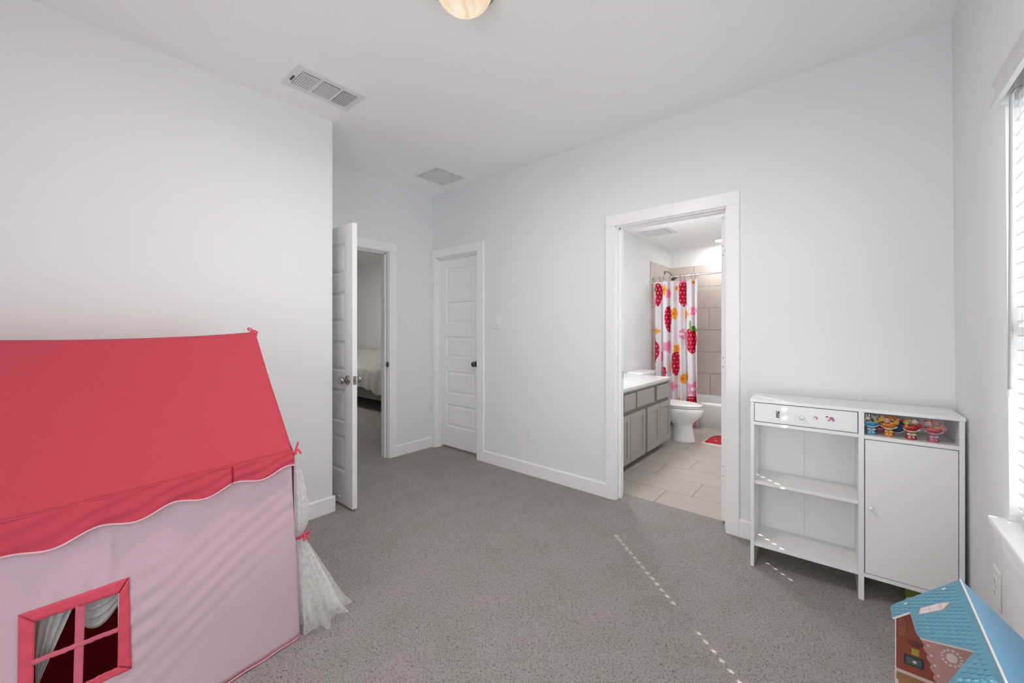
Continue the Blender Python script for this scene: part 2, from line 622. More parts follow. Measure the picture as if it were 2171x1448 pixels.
d3.location = (-0.632, 2.932, 0.012)
d3.rotation_euler = (0, 0, PI / 2)
for hz in (0.33, 1.05, 1.79):
    hp = obj('hinge', MB().box(-0.0015, 0.001, -.0155, .0155, hz - .045, hz + .045), 'trim', d3, local=True)
    for dz, dy in ((-.03, .006), (0, -.005), (.03, .006)):
        obj('screw', MB().lathe([(0.0, -.0026), (.0032, -.0026), (.0032, -.001)], (0, dy, hz + dz), 'x', 8, cap=False), 'bronze', hp, local=True)

# closet interior, so that the gap under the closet door stays dark
struct('wall_closet', MB().box(XF, -2.205, 3.55, 3.60, 0, H).box(-2.60, -2.50, YB + T, 3.55, 0, H).box(XF, -2.205, YB + T, 3.6, 2.44, 2.5),
       'wall', 'inside of the closet behind the closed door', 'wall')

# ------------------------------------------------------------------ windows and blinds


def window(n, y0, y1, label):
    w = thing('window_%d' % n, label, 'window', (0.47, (y0 + y1) / 2, WZ0))
    w['kind'] = 'structure'
    z0, z1 = WZ0, WZ1
    mb = MB()
    fx0, fx1 = 0.462, 0.515
    mb.box(fx0, fx1, y0, y0 + .045, z0, z1).box(fx0, fx1, y1 - .045, y1, z0, z1)
    mb.box(fx0, fx1, y0 + .045, y1 - .045, z0, z0 + .045).box(fx0, fx1, y0 + .045, y1 - .045, z1 - .045, z1)
    obj('window_frame', mb.map(shear), 'vinyl', w, bevel=.002)
    obj('meeting_rail', MB().box(fx0, fx1 - .01, y0 + .045, y1 - .045, 1.262, 1.318).map(shear), 'vinyl', w, bevel=.002)
    for a, b in ((z0 + .045, 1.262), (1.318, z1 - .045)):
        obj('pane', MB().box(0.488, 0.491, y0 + .045, y1 - .045, a, b).map(shear), 'glass', w)
    mb = MB().box(0.334, 0.462, y0, y1, z0, z0 + .019).box(0.334, XR, y0 - .02, y0, z0, z0 + .019).box(0.334, XR, y1, y1 + .02, z0, z0 + .019)
    obj('window_stool', mb.map(shear), 'trim', w, bevel=.004)
    obj('apron', MB().box(0.362, XR + .003, y0 - .005, y1 + .005, z0 - .085, z0).map(shear), 'trim', w, bevel=.003)


window(1, WY0, WY1, 'white framed window behind the slatted blind')


def blind(y0, y1, holes, label):
    b = thing('window_blind', label, 'blind', (0.42, (y0 + y1) / 2, WZ0 + .02))
    xc = 0.418
    ya, yb = y0 + .012, y1 - .012
    obj('headrail', MB().box(0.392, 0.446, ya, yb, 1.995, 2.055).map(shear), 'slat', b, bevel=.002)
    # valance: profiled board standing just proud of the wall, with a return at each end
    pr = [(0.352, 2.058), (0.344, 2.058), (0.340, 2.048), (0.346, 2.036), (0.346, 2.005), (0.340, 1.990), (0.336, 1.978), (0.339, 1.973), (0.352, 1.973)]
    mb = MB().prism([(p[0], p[1]) for p in pr], 'y', ya - .03, yb - .03)
    mb.box(0.352, 0.385, yb - .038, yb - .030, 1.973, 2.058).box(0.352, 0.385, ya - .03, ya - .022, 1.973, 2.058)
    obj('valance', mb.map(shear), 'slat', b)
    # slats
    w = 0.05
    def slat_mb():
        mb = MB()
        def seg(p, q, xa, xb):
            # slightly crowned strip
            for k in range(4):
                u0 = xa + (xb - xa) * k / 4
                u1 = xa + (xb - xa) * (k + 1) / 4
                c = lambda u: 0.0022 * (1 - (u / (w / 2)) ** 2)
                v = []
                for y in (p, q):
                    v += [(u0, y, c(u0) - .0014), (u1, y, c(u1) - .0014), (u1, y, c(u1) + .0014), (u0, y, c(u0) + .0014)]
                mb.add(v, [(0, 1, 2, 3)[::-1], (4, 5, 6, 7), (0, 1, 5, 4), (2, 3, 7, 6), (1, 2, 6, 5), (3, 0, 4, 7)])
        cuts = sorted(holes)
        p = ya
        for h in cuts:
            seg(p, h - .0045, -w / 2, w / 2)
            seg(h - .0045, h + .0045, -w / 2, -.011)
            seg(h - .0045, h + .0045, .011, w / 2)
            p = h + .0045
        seg(p, yb, -w / 2, w / 2)
        ct = math.radians(-4)
        mb.map(lambda x, y, z: (x * math.cos(ct) - z * math.sin(ct), y, x * math.sin(ct) + z * math.cos(ct)))
        return mb
    cy = (y0 + y1) / 2
    sm = slat_mb()
    sm.map(lambda x, y, z: (x, y - cy, z))
    me = mesh('slat', sm, 'slat')
    z = 0.722
    while z < 1.98:
        x, y, zz = shear(xc, cy, z)
        share('slat', me, b, (x - 0.42, 0, z - WZ0 - .02))
        z += 0.0445
    obj('bottom_rail', MB().box(0.394, 0.442, ya, yb, 0.680, 0.700).map(shear), 'slat', b, bevel=.003)
    for h in (holes or [y0 + .15, y1 - .15]):
        mb = MB()
        for xx in (0.3915, 0.4445):
            mb.box(xx - .0006, xx + .0006, h - .0135, h - .012, 0.69, 2.0)
        obj('ladder_cord', mb.map(shear), 'slat', b)
    # tilt wand
    wy = y1 - .085
    p0 = Vector(shear(0.372, wy, 1.985))
    p1 = Vector(shear(0.366, wy + .012, 1.085))
    wand = obj('tilt_wand', MB().tube([p0, p1], .0052, 8), 'wand', b)
    obj('wand_tip', MB().tube([p1 + Vector((0, 0, .01)), p1 - Vector((0, 0, .012))], [.006, .0075], 8), 'plastic', wand)
    obj('wand_hook', MB().tube([p0, p0 + Vector((.01, 0, .018)), p0 + Vector((.022, 0, .02))], .002, 6), 'nickel', wand)
    return b


blind(WY0, WY1, [1.022, 1.925], 'white horizontal slat blind in the window beside the white cabinet')
# rear window, added out of view to let daylight in
w3 = thing('window_2', 'unseen patio window added behind the camera for daylight', 'window', (-.45, YR - .06, .08))
w3['kind'] = 'structure'
mb = MB()
ya_, yb_ = YR - .1, YR - .05
mb.box(-1.0, -.94, ya_, yb_, .08, 2.2).box(.04, .1, ya_, yb_, .08, 2.2).box(-.94, .04, ya_, yb_, .08, .14).box(-.94, .04, ya_, yb_, 2.14, 2.2)
obj('window_frame', mb, 'vinyl', w3)
obj('pane', MB().box(-.94, .04, YR - .078, YR - .074, .14, 2.14), 'glass', w3)
tag(obj('sun_block_roof', MB().box(-5, 5.5, -5.2, YR - T - .02, 2.82, 2.95), 'trim', None), 'added roof slab keeping the sun out of the rear window', 'roof', kind='structure')  # slab added out of view, blocks direct sun at the rear window

# house added outside to dim the view between the slats
M['stucco'] = mat('added_house_stucco', (0.30, 0.285, 0.27), 0.9, noise=(3, 0.1), bump=(40, .3, .01))
M['shingle_roof'] = mat('added_house_roof', (0.12, 0.11, 0.10), 0.9, noise=(12, .3), bump=(30, .4, .02))
nh = thing('added_house', 'house wall added outside the window to dim the view between the blind slats', 'house', (5, 9, -.6))
nh['kind'] = 'structure'
obj('wall', MB().box(.9, 9, 8.0, 10.0, -.6, 4.2), 'stucco', nh)
obj('roof', MB().prism([(7.5, 4.2), (10.5, 4.2), (9, 5.6)], 'x', .6, 9.3), 'shingle_roof', nh)

# ------------------------------------------------------------------ ceiling fittings
lamp = thing('ceiling_lamp', 'flush glass dome ceiling lamp glowing warm at the top edge', 'lamp', (-1.245, 1.165, H))
m, nt, out = simple_nodes('glowing_glass')
em = nt.nodes.new('ShaderNodeEmission')
tc = nt.nodes.new('ShaderNodeTexCoord')
wv = nt.nodes.new('ShaderNodeTexNoise')
wv.inputs['Scale'].default_value = 9
wv.inputs['Distortion'].default_value = 1.5
rp = nt.nodes.new('ShaderNodeValToRGB')
rp.color_ramp.elements[0].color = (0.93, 0.66, 0.46, 1)
rp.color_ramp.elements[1].color = (1.0, 0.88, 0.70, 1)
rp.color_ramp.elements[0].position = 0.35
rp.color_ramp.elements[1].position = 0.6
nt.links.new(tc.outputs['Object'], wv.inputs['Vector'])
nt.links.new(wv.outputs[0], rp.inputs[0])
nt.links.new(rp.outputs[0], em.inputs[0])
em.inputs[1].default_value = 1.0
nt.links.new(em.outputs[0], out.inputs[0])
M['glow'] = m
a_, b_ = 0.122, 0.100
prof = [(a_ * math.sin(t), -0.018 - b_ * math.cos(t)) for t in [PI / 2 * k / 12 for k in range(13)]]
prof[0] = (0.002, prof[0][1])
obj('dome', MB().lathe(prof, (-1.245, 1.165, H), 'z', 40, cap=False), 'glow', lamp)
obj('base_plate', MB().lathe([(0.0, 0), (0.145, 0), (0.145, -.012), (0.138, -.02), (0, -.02)], (-1.245, 1.165, H), 'z', 40, cap=False), 'nickel', lamp)
pl = bpy.data.lights.new('lamp_glow', 'AREA')
pl.shape = 'DISK'
pl.size = 0.26
pl.energy = 17
pl.color = (1, 0.96, 0.92)
po = bpy.data.objects.new('lamp_glow', pl)
COL.objects.link(po)
po.parent = lamp
po.location = (0, 0, -0.145)

# supply register
v1 = thing('ceiling_vent', 'long white three-section supply vent in the ceiling above the left wall', 'vent', (-2.445, 1.136, H))
def ring_frame(mb, x0, x1, y0, y1, w, z0, z1):
    o_ = [(x0, y0), (x1, y0), (x1, y1), (x0, y1)]
    i_ = [(x0 + w, y0 + w), (x1 - w, y0 + w), (x1 - w, y1 - w), (x0 + w, y1 - w)]
    v = [(p[0], p[1], z1) for p in o_] + [(p[0], p[1], z0) for p in o_] + [(p[0], p[1], z0) for p in i_] + [(p[0], p[1], z1) for p in i_]
    f = []
    for k in range(4):
        n_ = (k + 1) % 4
        f += [(k, n_, 4 + n_, 4 + k), (4 + k, 4 + n_, 8 + n_, 8 + k), (8 + k, 8 + n_, 12 + n_, 12 + k)]
    return mb.add(v, f)


mb = MB().box(-2.560, -2.330, .945, 1.327, H - .0042, H - .001)
ring_frame(mb, -2.571, -2.319, .934, 1.338, .014, H - .007, H - .0005)
obj('frame', mb, 'ventwhite', v1)
ys = [(0.975, 1.075), (1.095, 1.195), (1.215, 1.305)]
for i, (a, b) in enumerate(ys):
    bk = obj('louver_bank', MB().box(-2.53, -2.365, a, b, H - .0065, H - .0045), 'ventdark', v1)
    mb = MB()
    if i in (0, 1):
        n = 9 if i == 0 else 12
        for k in range(n):
            x = -2.53 + .165 * (k + .5) / n
            hw = .0048 if i == 0 else .0040
            mb.box(x - hw, x + hw, a, b, H - .0078, H - .0065)
    if i in (0, 2):
        n = 8
        for k in range(n):
            y = a + (b - a) * (k + .5) / n
            hw = .0022 if i == 0 else .0030
            mb.box(-2.53, -2.365, y - hw, y + hw, H - .0081, H - .0065)
    lv = obj('louvers', mb, 'ventwhite', bk)
obj('damper_lever', MB().box(-2.49, -2.44, .954, .960, H - .012, H - .004), 'ventdark', v1)
# return grille
v2 = thing('ceiling_vent', 'square white return grille in the ceiling above the closet door', 'vent', (-2.98, 2.486, H))
mb = MB().box(-3.135, -2.83, 2.325, 2.645, H - .0042, H - .001).box(-2.99, -2.975, 2.336, 2.636, H - .008, H - .004)
ring_frame(mb, -3.148, -2.818, 2.314, 2.658, .020, H - .008, H - .0005)
obj('frame', mb, 'ventwhite', v2)
for a, b in ((-3.12, -2.99), (-2.975, -2.845)):
    bk = obj('louver_bank', MB().box(a, b, 2.34, 2.632, H - .0065, H - .0045), 'ventdark', v2)
    mb = MB()
    for k in range(26):
        y = 2.34 + .292 * (k + .5) / 26
        mb.box(a, b, y - .0046, y + .0046, H - .0073, H - .0065)
    obj('louvers', mb, 'ventwhite', bk)

# ------------------------------------------------------------------ switches and outlets


def plate(name, label, cat, c, axis, sg, w, h, gangs=1, outlet=False):
    """wall plate on a wall whose normal is axis*sg"""
    t = thing(name, label, cat, c)
    def bx(a0, a1, z0, z1, d0, d1):
        lo, hi = sorted((sg * d0, sg * d1))
        if axis == 'y': return MB().box(a0, a1, lo, hi, z0, z1)
        return MB().box(lo, hi, a0, a1, z0, z1)
    obj('cover_plate', bx(-w / 2, w / 2, -h / 2, h / 2, 0, .006), 'plastic', t, local=True, bevel=.0025)
    for g in range(gangs):
        cx = (g - (gangs - 1) / 2) * 0.046
        if not outlet:
            fr = obj('rocker_frame', bx(cx - .0175, cx + .0175, -.035, .035, .004, .0068), 'plastic', t, local=True)
            mb = bx(cx - .0155, cx + .0155, -.033, .033, .006, .009)
            mb.map(lambda x, y, z: (x, y + sg * (.0035 if z > 0 and abs(y) > .007 else 0), z) if axis == 'y' else (x + sg * (.0035 if z > 0 and abs(x) > .007 else 0), y, z))
            obj('rocker', mb, 'plastic', t, local=True, bevel=.0008)
        else:
            for dz in (-.0195, .0195):
                r = obj('receptacle', bx(cx - .0165, cx + .0165, dz - .014, dz + .014, .004, .0085), 'plastic', t, local=True, bevel=.003)
                for dx in (-.006, .006):
                    obj('slot', bx(cx + dx - .0012, cx + dx + .0012, dz - .002, dz + .006, .008, .0088), 'slot', r, local=True)
                obj('ground_hole', bx(cx - .002, cx + .002, dz - .009, dz - .005, .008, .0088), 'slot', r, local=True)
            obj('screw', bx(cx - .002, cx + .002, -.002, .002, .005, .0068), 'slot', t, local=True)
    return t


plate('light_switch', 'white double rocker switch between the bedroom doorway and closet', 'light switch', (XF, 2.45, 1.35), 'x', 1, .116, .116, 2)
plate('light_switch', 'white single rocker switch to the right of the closet door', 'light switch', (-2.546, YB, 1.345), 'y', -1, .078, .116, 1)
plate('wall_outlet', 'white power outlet low on the back wall beside the bathroom door', 'outlet', (-2.166, YB, .361), 'y', -1, .076, .12, 1, True)
ox, oy, oz = shear(XR, 2.113, .398)
plate('wall_outlet', 'white power outlet under the window sill behind the dollhouse', 'outlet', (ox, oy, oz), 'x', -1, .085, .125, 1, True)

# spring door stop
ds = thing('door_stop', 'small white-tipped spring door stop behind the open door', 'door stop', (-2.83, YL + .015, .07))
obj('spring', MB().tube([(-2.83, YL + .012, .07), (-2.83, YL + .066, .07)], .0055, 8), 'nickel', ds)
obj('tip', MB().lathe([(0.001, 0), (.0075, 0), (.0085, .004), (.007, .010), (.001, .012)], (-2.83, YL + .066, .07), 'y', 12), 'plastic', ds)

# ------------------------------------------------------------------ white cabinet
CW = 0.786
cab = thing('storage_cabinet', 'white cabinet with drawer, open shelves and a cupboard door against the back wall', 'cabinet', (-0.41, 2.497, 0), math.radians(2.3))
# local: x 0..CW along the front, y 0 front .. depth back, z up
CD = 0.255


def cb(name, x0, x1, y0, y1, z0, z1, parent=cab, m='laminate', bevel=.0012):
    return obj(name, MB().box(x0, x1, y0, y1, z0, z1), m, parent, bevel, local=True)


XM0, XM1 = 0.444, 0.465
cb('top', -.002, CW + .002, -.004, CD, .888, .904)
cb('side_panel', 0, .017, 0, CD, 0, .888)
cb('middle_panel', XM0, XM1, 0, CD, 0, .888)
cb('side_panel', CW - .017, CW, 0, CD, 0, .888)
cb('drawer_rail', .017, XM0, 0, CD - .006, .766, .783)
cb('shelf', .017, XM0, .012, CD - .006, .444, .460)
cb('shelf', .017, XM0, .004, CD - .006, .112, .130)
cb('niche_shelf', XM1, CW - .017, 0, CD - .006, .763, .780)
cb('cupboard_floor', XM1, CW - .017, .0, CD - .006, .112, .130)
cb('back_panel', .017, .2301, CD - .006, CD - .003, .112, .888)
cb('back_panel', .2306, XM0, CD - .006, CD - .003, .112, .888)
cb('back_panel', XM1, CW - .017, CD - .006, CD - .003, .112, .888)
dr = cb('drawer_front', .0195, XM0 - .003, -.001, .015, .7865, .8845)
cb('drawer_box', .024, XM0 - .008, .0155, CD - .02, .788, .865, dr)


def small_knob(x, z, parent):
    mb = MB().lathe([(.0, 0), (.006, 0), (.0055, -.010), (.010, -.014), (.0115, -.020), (.009, -.0245), (.0, -.0255)], (x, -.001, z), 'y', 18, cap=False)
    return obj('knob', mb, 'plastic', parent, local=True)


small_knob(.228, .832, dr)
door = cb('cupboard_door', XM1 + .003, CW - .0195, -.001, .015, .1335, .7600)
small_knob(XM1 + .022, .446, door)
# stickers on the drawer
M['ink'] = mat('sticker_ink', (0.07, 0.07, 0.07), 0.5, noise=(40, 0.2))
M['stickpink'] = mat('sticker_pink', (0.55, 0.12, 0.22), 0.4, noise=(40, 0.2))
M['stickblue'] = mat('sticker_violet', (0.30, 0.28, 0.50), 0.4, noise=(40, 0.2))
M['paperwhite'] = mat('sticker_white', (0.80, 0.79, 0.78), 0.4, noise=(40, 0.05))
st = cb('sticker', .117, .132, -.0018, -.001, .817, .852, dr, 'ink', 0)
for z0, x0, x1 in ((.846, .119, .126), (.838, .119, .123), (.832, .125, .130), (.824, .120, .1235), (.822, .126, .130)):
    cb('sticker_mark', x0, x1, -.0021, -.0018, z0, z0 + .004, st, 'paperwhite', 0)


def disc(c, rx, rz, m, parent, d=-.0018, n=20, name='sticker'):
    pts = [(c[0] + rx * math.cos(2 * PI * i / n), c[1] + rz * math.sin(2 * PI * i / n)) for i in range(n)]
    return obj(name, MB().prism(pts, 'y', d, d + .0008), m, parent, local=True)


s1 = disc((.283, .836), .0085, .0075, 'stickpink', dr)
disc((.2815, .8345), .0045, .0042, 'paperwhite', s1, -.0022, name='sticker_mark')
s2 = disc((.338, .839), .017, .013, 'paperwhite', dr)
for (cx, cz, rx, rz, mm) in ((.344, .842, .009, .008, 'stickpink'), (.351, .836, .006, .008, 'stickblue'), (.334, .832, .005, .004, 'stickpink'), (.327, .848, .006, .003, 'ink')):
    disc((cx, cz), rx, rz, mm, s2, -.0022, name='sticker_mark')


def cabpt(x, y, z):
    a = math.radians(2.3)
    return (-.41 + x * math.cos(a) - y * math.sin(a), 2.497 + x * math.sin(a) + y * math.cos(a), z)


# figurines in the niche
FIGC = {}


def fm(name, col):
    if name not in FIGC:
        FIGC[name] = mat('figurine_' + name, col, 0.25, noise=(60, 0.25))
    return FIGC[name]


def figurine(x, y, label, wrap, wrap2, bow, heads, blooms):
    p = cabpt(x, y, .780)
    t = thing('bouquet_figurine', label, 'figurine', p, math.radians(8), 'bouquet figurines in the cabinet niche')
    t.scale = (1.16, 1.1, 1.12)
    n = 20
    # flared wrapping, scalloped rim, foot
    rings = []
    for r, h, sc in ((.0145, 0, .10), (.0155, .004, .12), (.012, .016, .02), (.0105, .024, 0), (.013, .032, .04), (.021, .044, .10), (.027, .054, .14), (.0245, .055, .14), (.010, .046, 0)):
        rings.append([(r * (1 + sc * math.cos(5 * 2 * PI * i / n)) * math.cos(2 * PI * i / n), .62 * r * (1 + sc * math.cos(5 * 2 * PI * i / n)) * math.sin(2 * PI * i / n), h) for i in range(n)])
    body = obj('wrapping', MB().loft(rings), wrap, t, local=True)
    # front paper fold
    fold = MB().loft([[(.026 * math.cos(a) * s, -.0135 * s - .004 * math.sin(a), .030 + .016 * s - .010 * math.sin(a)) for a in [PI * k / 10 for k in range(11)]] for s in (.55, 1.0)], False, True, False)
    obj('paper_fold', fold, wrap2, body, local=True, solid=.0015)
    mb = MB()
    for s in (-1, 1):
        mb.ball((s * .0075, -.0105, .022), .0062, .003, .0048, 10, 6)
        mb.add([(s * .002, -.0105, .020), (s * .010, -.012, .008), (s * .005, -.012, .007)], [(0, 1, 2)])
    mb.ball((0, -.012, .022), .0032, .003, .0032, 8, 6)
    obj('bow', mb, bow, t, local=True)
    for (hx, hz, hr, col, ear, earcol) in heads:
        h = obj('head', MB().ball((hx, -.002, hz), hr, hr * .85, hr * .95, 14, 8), col, t, local=True)
        mb = MB()
        for s in (-1, 1):
            if ear == 'long':
                mb.ball((hx + s * hr * .5, 0, hz + hr * 1.35), hr * .28, hr * .2, hr * .7, 8, 6)
            else:
                mb.ball((hx + s * hr * .8, 0, hz + hr * .75), hr * .4, hr * .25, hr * .4, 8, 6)
        obj('ears', mb, earcol, h, local=True)
        mb = MB()
        for s in (-1, 1):
            mb.ball((hx + s * hr * .38, -.002 - hr * .78, hz + hr * .12), hr * .12, hr * .08, hr * .14, 6, 5)
        mb.ball((hx, -.002 - hr * .88, hz - hr * .2), hr * .13, hr * .08, hr * .1, 6, 5)
        obj('eyes_and_nose', mb, fm('black', (.03, .03, .03)), h, local=True)
        obj('muzzle', MB().ball((hx, -.002 - hr * .62, hz - hr * .3), hr * .42, hr * .28, hr * .3, 8, 6), fm('cream', (.75, .66, .52)), h, local=True)
    for (bx, bz, br, col) in blooms:
        mb = MB()
        for k in range(5):
            a = 2 * PI * k / 5 + .3
            mb.ball((bx + br * .62 * math.cos(a), -.010, bz + br * .62 * math.sin(a)), br * .5, br * .3, br * .5, 8, 5)
        mb.ball((bx, -.013, bz), br * .35, br * .3, br * .35, 8, 5)
        obj('flower', mb, col, t, local=True)
    return t


white = fm('white', (.75, .73, .70)); grey = fm('grey', (.42, .42, .46)); yel = fm('yellow', (.72, .42, .05)); org = fm('orange', (.62, .17, .02))
red_ = fm('red', (.45, .02, .02)); sky = fm('sky', (.06, .33, .55)); pale = fm('pale', (.45, .62, .70)); peach = fm('peach', (.75, .42, .28)); pinkf = fm('pink', (.55, .10, .16)); gold = fm('gold', (.65, .40, .10)); rose = fm('rose', (.62, .26, .26))
figurine(.492, .050, 'blue bouquet figurine with white and grey animal heads, leftmost in the niche', sky, pale, pale,
         [(-.010, .066, .0095, white, 'long', white), (.012, .070, .0105, grey, 'round', grey)], [(-.004, .054, .006, org), (.014, .056, .007, yel), (-.022, .060, .006, gold), (.023, .060, .006, yel)])
figurine(.552, .042, 'orange bouquet figurine with peach head and yellow flowers in the niche', org, fm('cream', (.75, .66, .52)), yel,
         [(-.006, .066, .0125, peach, 'round', org), (.011, .074, .010, org, 'round', org)], [(-.024, .070, .008, yel), (.022, .062, .009, yel), (.008, .056, .007, gold), (-.020, .080, .006, yel), (.026, .074, .006, gold)])
figurine(.626, .036, 'red bouquet figurine with yellow bear and white mouse heads in the niche', red_, fm('cream', (.75, .66, .52)), fm('cream', (.75, .66, .52)),
         [(-.012, .068, .0115, gold, 'round', gold), (.011, .072, .0105, white, 'round', red_)], [(-.014, .052, .007, yel), (.004, .056, .008, red_), (.022, .058, .009, red_), (-.026, .076, .006, red_)])
figurine(.697, .036, 'pink bouquet figurine with two rosy heads, rightmost in the niche', pinkf, fm('lilac', (.55, .45, .55)), fm('lilac', (.55, .45, .55)),
         [(-.013, .072, .011, peach, 'round', red_), (.010, .074, .0105, rose, 'round', rose)], [(-.006, .054, .007, org), (.008, .056, .007, gold), (.022, .062, .009, rose), (.028, .054, .007, rose)])
# two round toys behind them
p = cabpt(.525, .125, .780)
bw = thing('toy_bowl', 'small pink and red toy bowl behind the blue figurine', 'toy', p)
obj('bowl', MB().lathe([(.010, 0), (.022, .006), (.030, .020), (.033, .026), (.031, .026), (.020, .010), (.001, .006)], (0, 0, 0), 'z', 24), fm('rosepink', (.55, .20, .27)), bw, local=True)
obj('lining', MB().ball((0, 0, .024), .028, .028, .012, 16, 8), red_, bw, local=True)
p = cabpt(.590, .130, .780)
bw = thing('toy_disc', 'round blue toy disc with white rim behind the red figurine', 'toy', p)
obj('rim', MB().lathe([(.034, -.004), (.036, .0), (.034, .006), (.001, .007)], (0, .0, .037), 'y', 30).map(lambda x, y, z: (x, y + (z - .0) * .25, z)), white, bw, local=True)
obj('face', MB().lathe([(.029, -.006), (.027, -.009), (.001, -.010)], (0, .0, .037), 'y', 30).map(lambda x, y, z: (x, y + (z - .0) * .25, z)), fm('blue', (.03, .13, .30)), bw, local=True)

# toy under the cabinet
tb = thing('toy_box', 'green and brown toy box on the carpet under the cabinet', 'toy', (.285, 2.66, 0))
obj('box', MB().box(-.085, .085, -.05, .07, .0, .085), mat('toy_green', (.16, .20, .02), .6, noise=(25, .4)), tb, local=True, bevel=.004)
obj('lid', MB().box(-.03, .088, -.054, .073, .06, .1), mat('toy_brown', (.30, .10, .03), .6, noise=(25, .3)), tb, local=True, bevel=.004)
obj('label_patch', MB().prism([(-.065 + .02 * math.cos(2 * PI * k / 16), .02 + .018 * math.sin(2 * PI * k / 16)) for k in range(16)], 'y', -.052, -.05), fm('cream', (.75, .66, .52)), tb, local=True)

# ------------------------------------------------------------------ dollhouse
dh = thing('dollhouse', 'folding dollhouse with blue scalloped roof in the bottom right corner', 'dollhouse', (.23, 1.34, 0))
M['dwhite'] = mat('board_edge', (.74, .73, .71), .5, noise=(60, .04))
M['dblue'] = mat('roof_blue', (.070, .245, .335), .45, noise=(9, .12))
M['dblue2'] = mat('shingle_blue', (.078, .265, .36), .4, noise=(9, .12))
M['dblue_lit'] = mat('roof_blue_lit', (.23, .50, .72), .4, noise=(90, .12, (.17, .43, .66)), bump=(180, .5, .002))  # window light on the right slope is put into this paler blue
M['dwood'] = mat('printed_wood_floor', (.38, .20, .09), .5, noise=(14, .3))
RX, RZ, EX, EZ = .231, .600, .092, .468
FYD, NYD = 1.614, 1.05


def slope_l(x): return EZ + (RZ - EZ) * (x - EX) / (RX - EX)


Lx = [(RX, FYD), (EX + .006, FYD), (EX, FYD - .008), (EX, 1.548), (.127, 1.547), (.130, 1.445), (.134, 1.42), (.208, 1.313), (.159, 1.237), (.092, 1.13), (.092, NYD), (RX, NYD)]
nrm = Vector((-(RZ - EZ), 0, RX - EX)).normalized()


def slab(poly, zf, n, t0, t1):
    mb = MB()
    k = len(poly)
    a = [(x + n.x * t0, y, zf(x) + n.z * t0) for x, y in poly]
    b = [(x + n.x * t1, y, zf(x) + n.z * t1) for x, y in poly]
    mb.add(a + b, [tuple(range(k)), tuple(range(k, 2 * k))[::-1]] + [(i, (i + 1) % k, k + (i + 1) % k, k + i) for i in range(k)])
    return mb


rl = obj('roof_panel', slab(Lx, slope_l, nrm, -.005, -.0003), 'dwhite', dh)
obj('roof_facing', slab(Lx, slope_l, nrm, -.0003, .0), 'dblue', rl)
# scalloped shingles on the left slope


def inside(x, y, poly):
    c = False
    j = len(poly) - 1
    for i in range(len(poly)):
        xi, yi = poly[i]
        xj, yj = poly[j]
        if (yi > y) != (yj > y) and x < (xj - xi) * (y - yi) / (yj - yi) + xi: c = not c
        j = i
    return c


sl = math.hypot(RX - EX, RZ - EZ)
ang = math.atan2(RZ - EZ, RX - EX)
smb = MB()                      # one shingle: x runs down the slope, half-round lower edge
n = 10
top = []
bot = []
for k in range(n + 1):
    a = -PI / 2 + PI * k / n
    top.append((.0028 + .0058 * math.cos(a), .0070 * math.sin(a), .0017))
    bot.append((.0028 + .0072 * math.cos(a), .0080 * math.sin(a), .0))
top = [(-.006, -.0070, .0003)] + top + [(-.006, .0070, .0003)]
bot = [(-.006, -.0080, .0)] + bot + [(-.006, .0080, .0)]
kk = len(top)
smb.add(top + bot, [tuple(range(kk))] + [(i, kk + i, kk + (i + 1) % kk, (i + 1) % kk) for i in range(kk)])
sme = mesh('shingle', smb, 'dblue2')
row = 0
s = .008
base_o = origin(dh)
while s < sl - .008:
    x = RX - s * math.cos(ang)
    z = RZ - s * math.sin(ang)
    y = FYD - .010 - (.0085 if row % 2 else 0)
    while y > NYD + .06:
        ok = all(inside(x + dx, y + dy, Lx) for dx in (-.008, .006) for dy in (-.008, .008))
        inwin = (.140 < x < .205) and (1.496 < y < 1.550)
        if ok and not inwin:
            o = share('shingle', sme, rl, (x - base_o.x, y - base_o.y, z - base_o.z))
            # local x down the slope (towards -X), local z = normal
            R = Matrix(((-math.cos(ang), 0, -math.sin(ang)), (0, -1, 0), (-math.sin(ang), 0, math.cos(ang)))).transposed()
            R = Matrix((( -math.cos(ang), 0, nrm.x), (0, -1, 0), (-math.sin(ang), 0, nrm.z)))
            o.rotation_euler = R.to_euler()
        y -= .0172
    s += .0128
    row += 1
# printed attic window on the slope
WP = [(.143, 1.516), (.148, 1.543), (.182, 1.535), (.201, 1.522), (.184, 1.500)]
wf = obj('printed_window', slab([(x, y) for x, y in WP], slope_l, nrm, 0, .0012), mat('print_rose', (.60, .40, .40), .5, noise=(50, .1)), rl)


def lerp(a, b, t): return (a[0] + (b[0] - a[0]) * t, a[1] + (b[1] - a[1]) * t)


def quadpt(u, v):
    return lerp(lerp(WP[0], WP[4], u), lerp(WP[1], WP[2], u), v)


for u0, u1 in ((.06, .47), (.53, .94)):
    for v0, v1 in ((.08, .47), (.53, .92)):
        obj('pane', slab([quadpt(u0, v0), quadpt(u0, v1), quadpt(u1, v1), quadpt(u1, v0)], slope_l, nrm, .0012, .0016), mat('print_pane', (.62, .60, .60), .5, noise=(50, .1)), wf)
obj('pane', slab([(.186, 1.505), (.186, 1.531), (.197, 1.522)], slope_l, nrm, .0012, .0016), mat('print_cream', (.66, .56, .50), .5, noise=(50, .1)), wf)
for (x, y) in ((.199, 1.592), (.124, 1.589)):
    pts = []
    for k in range(10):
        r = .0052 if k % 2 == 0 else .0022
        pts.append((x + r * math.cos(PI * k / 5), y + r * math.sin(PI * k / 5)))
    obj('printed_star', slab(pts[::-1], slope_l, nrm, .0014, .0022), 'dwhite', rl)
# right slope
RX2 = .362


def slope_r(x): return EZ + (RZ - EZ) * (RX2 - x) / (RX2 - RX)


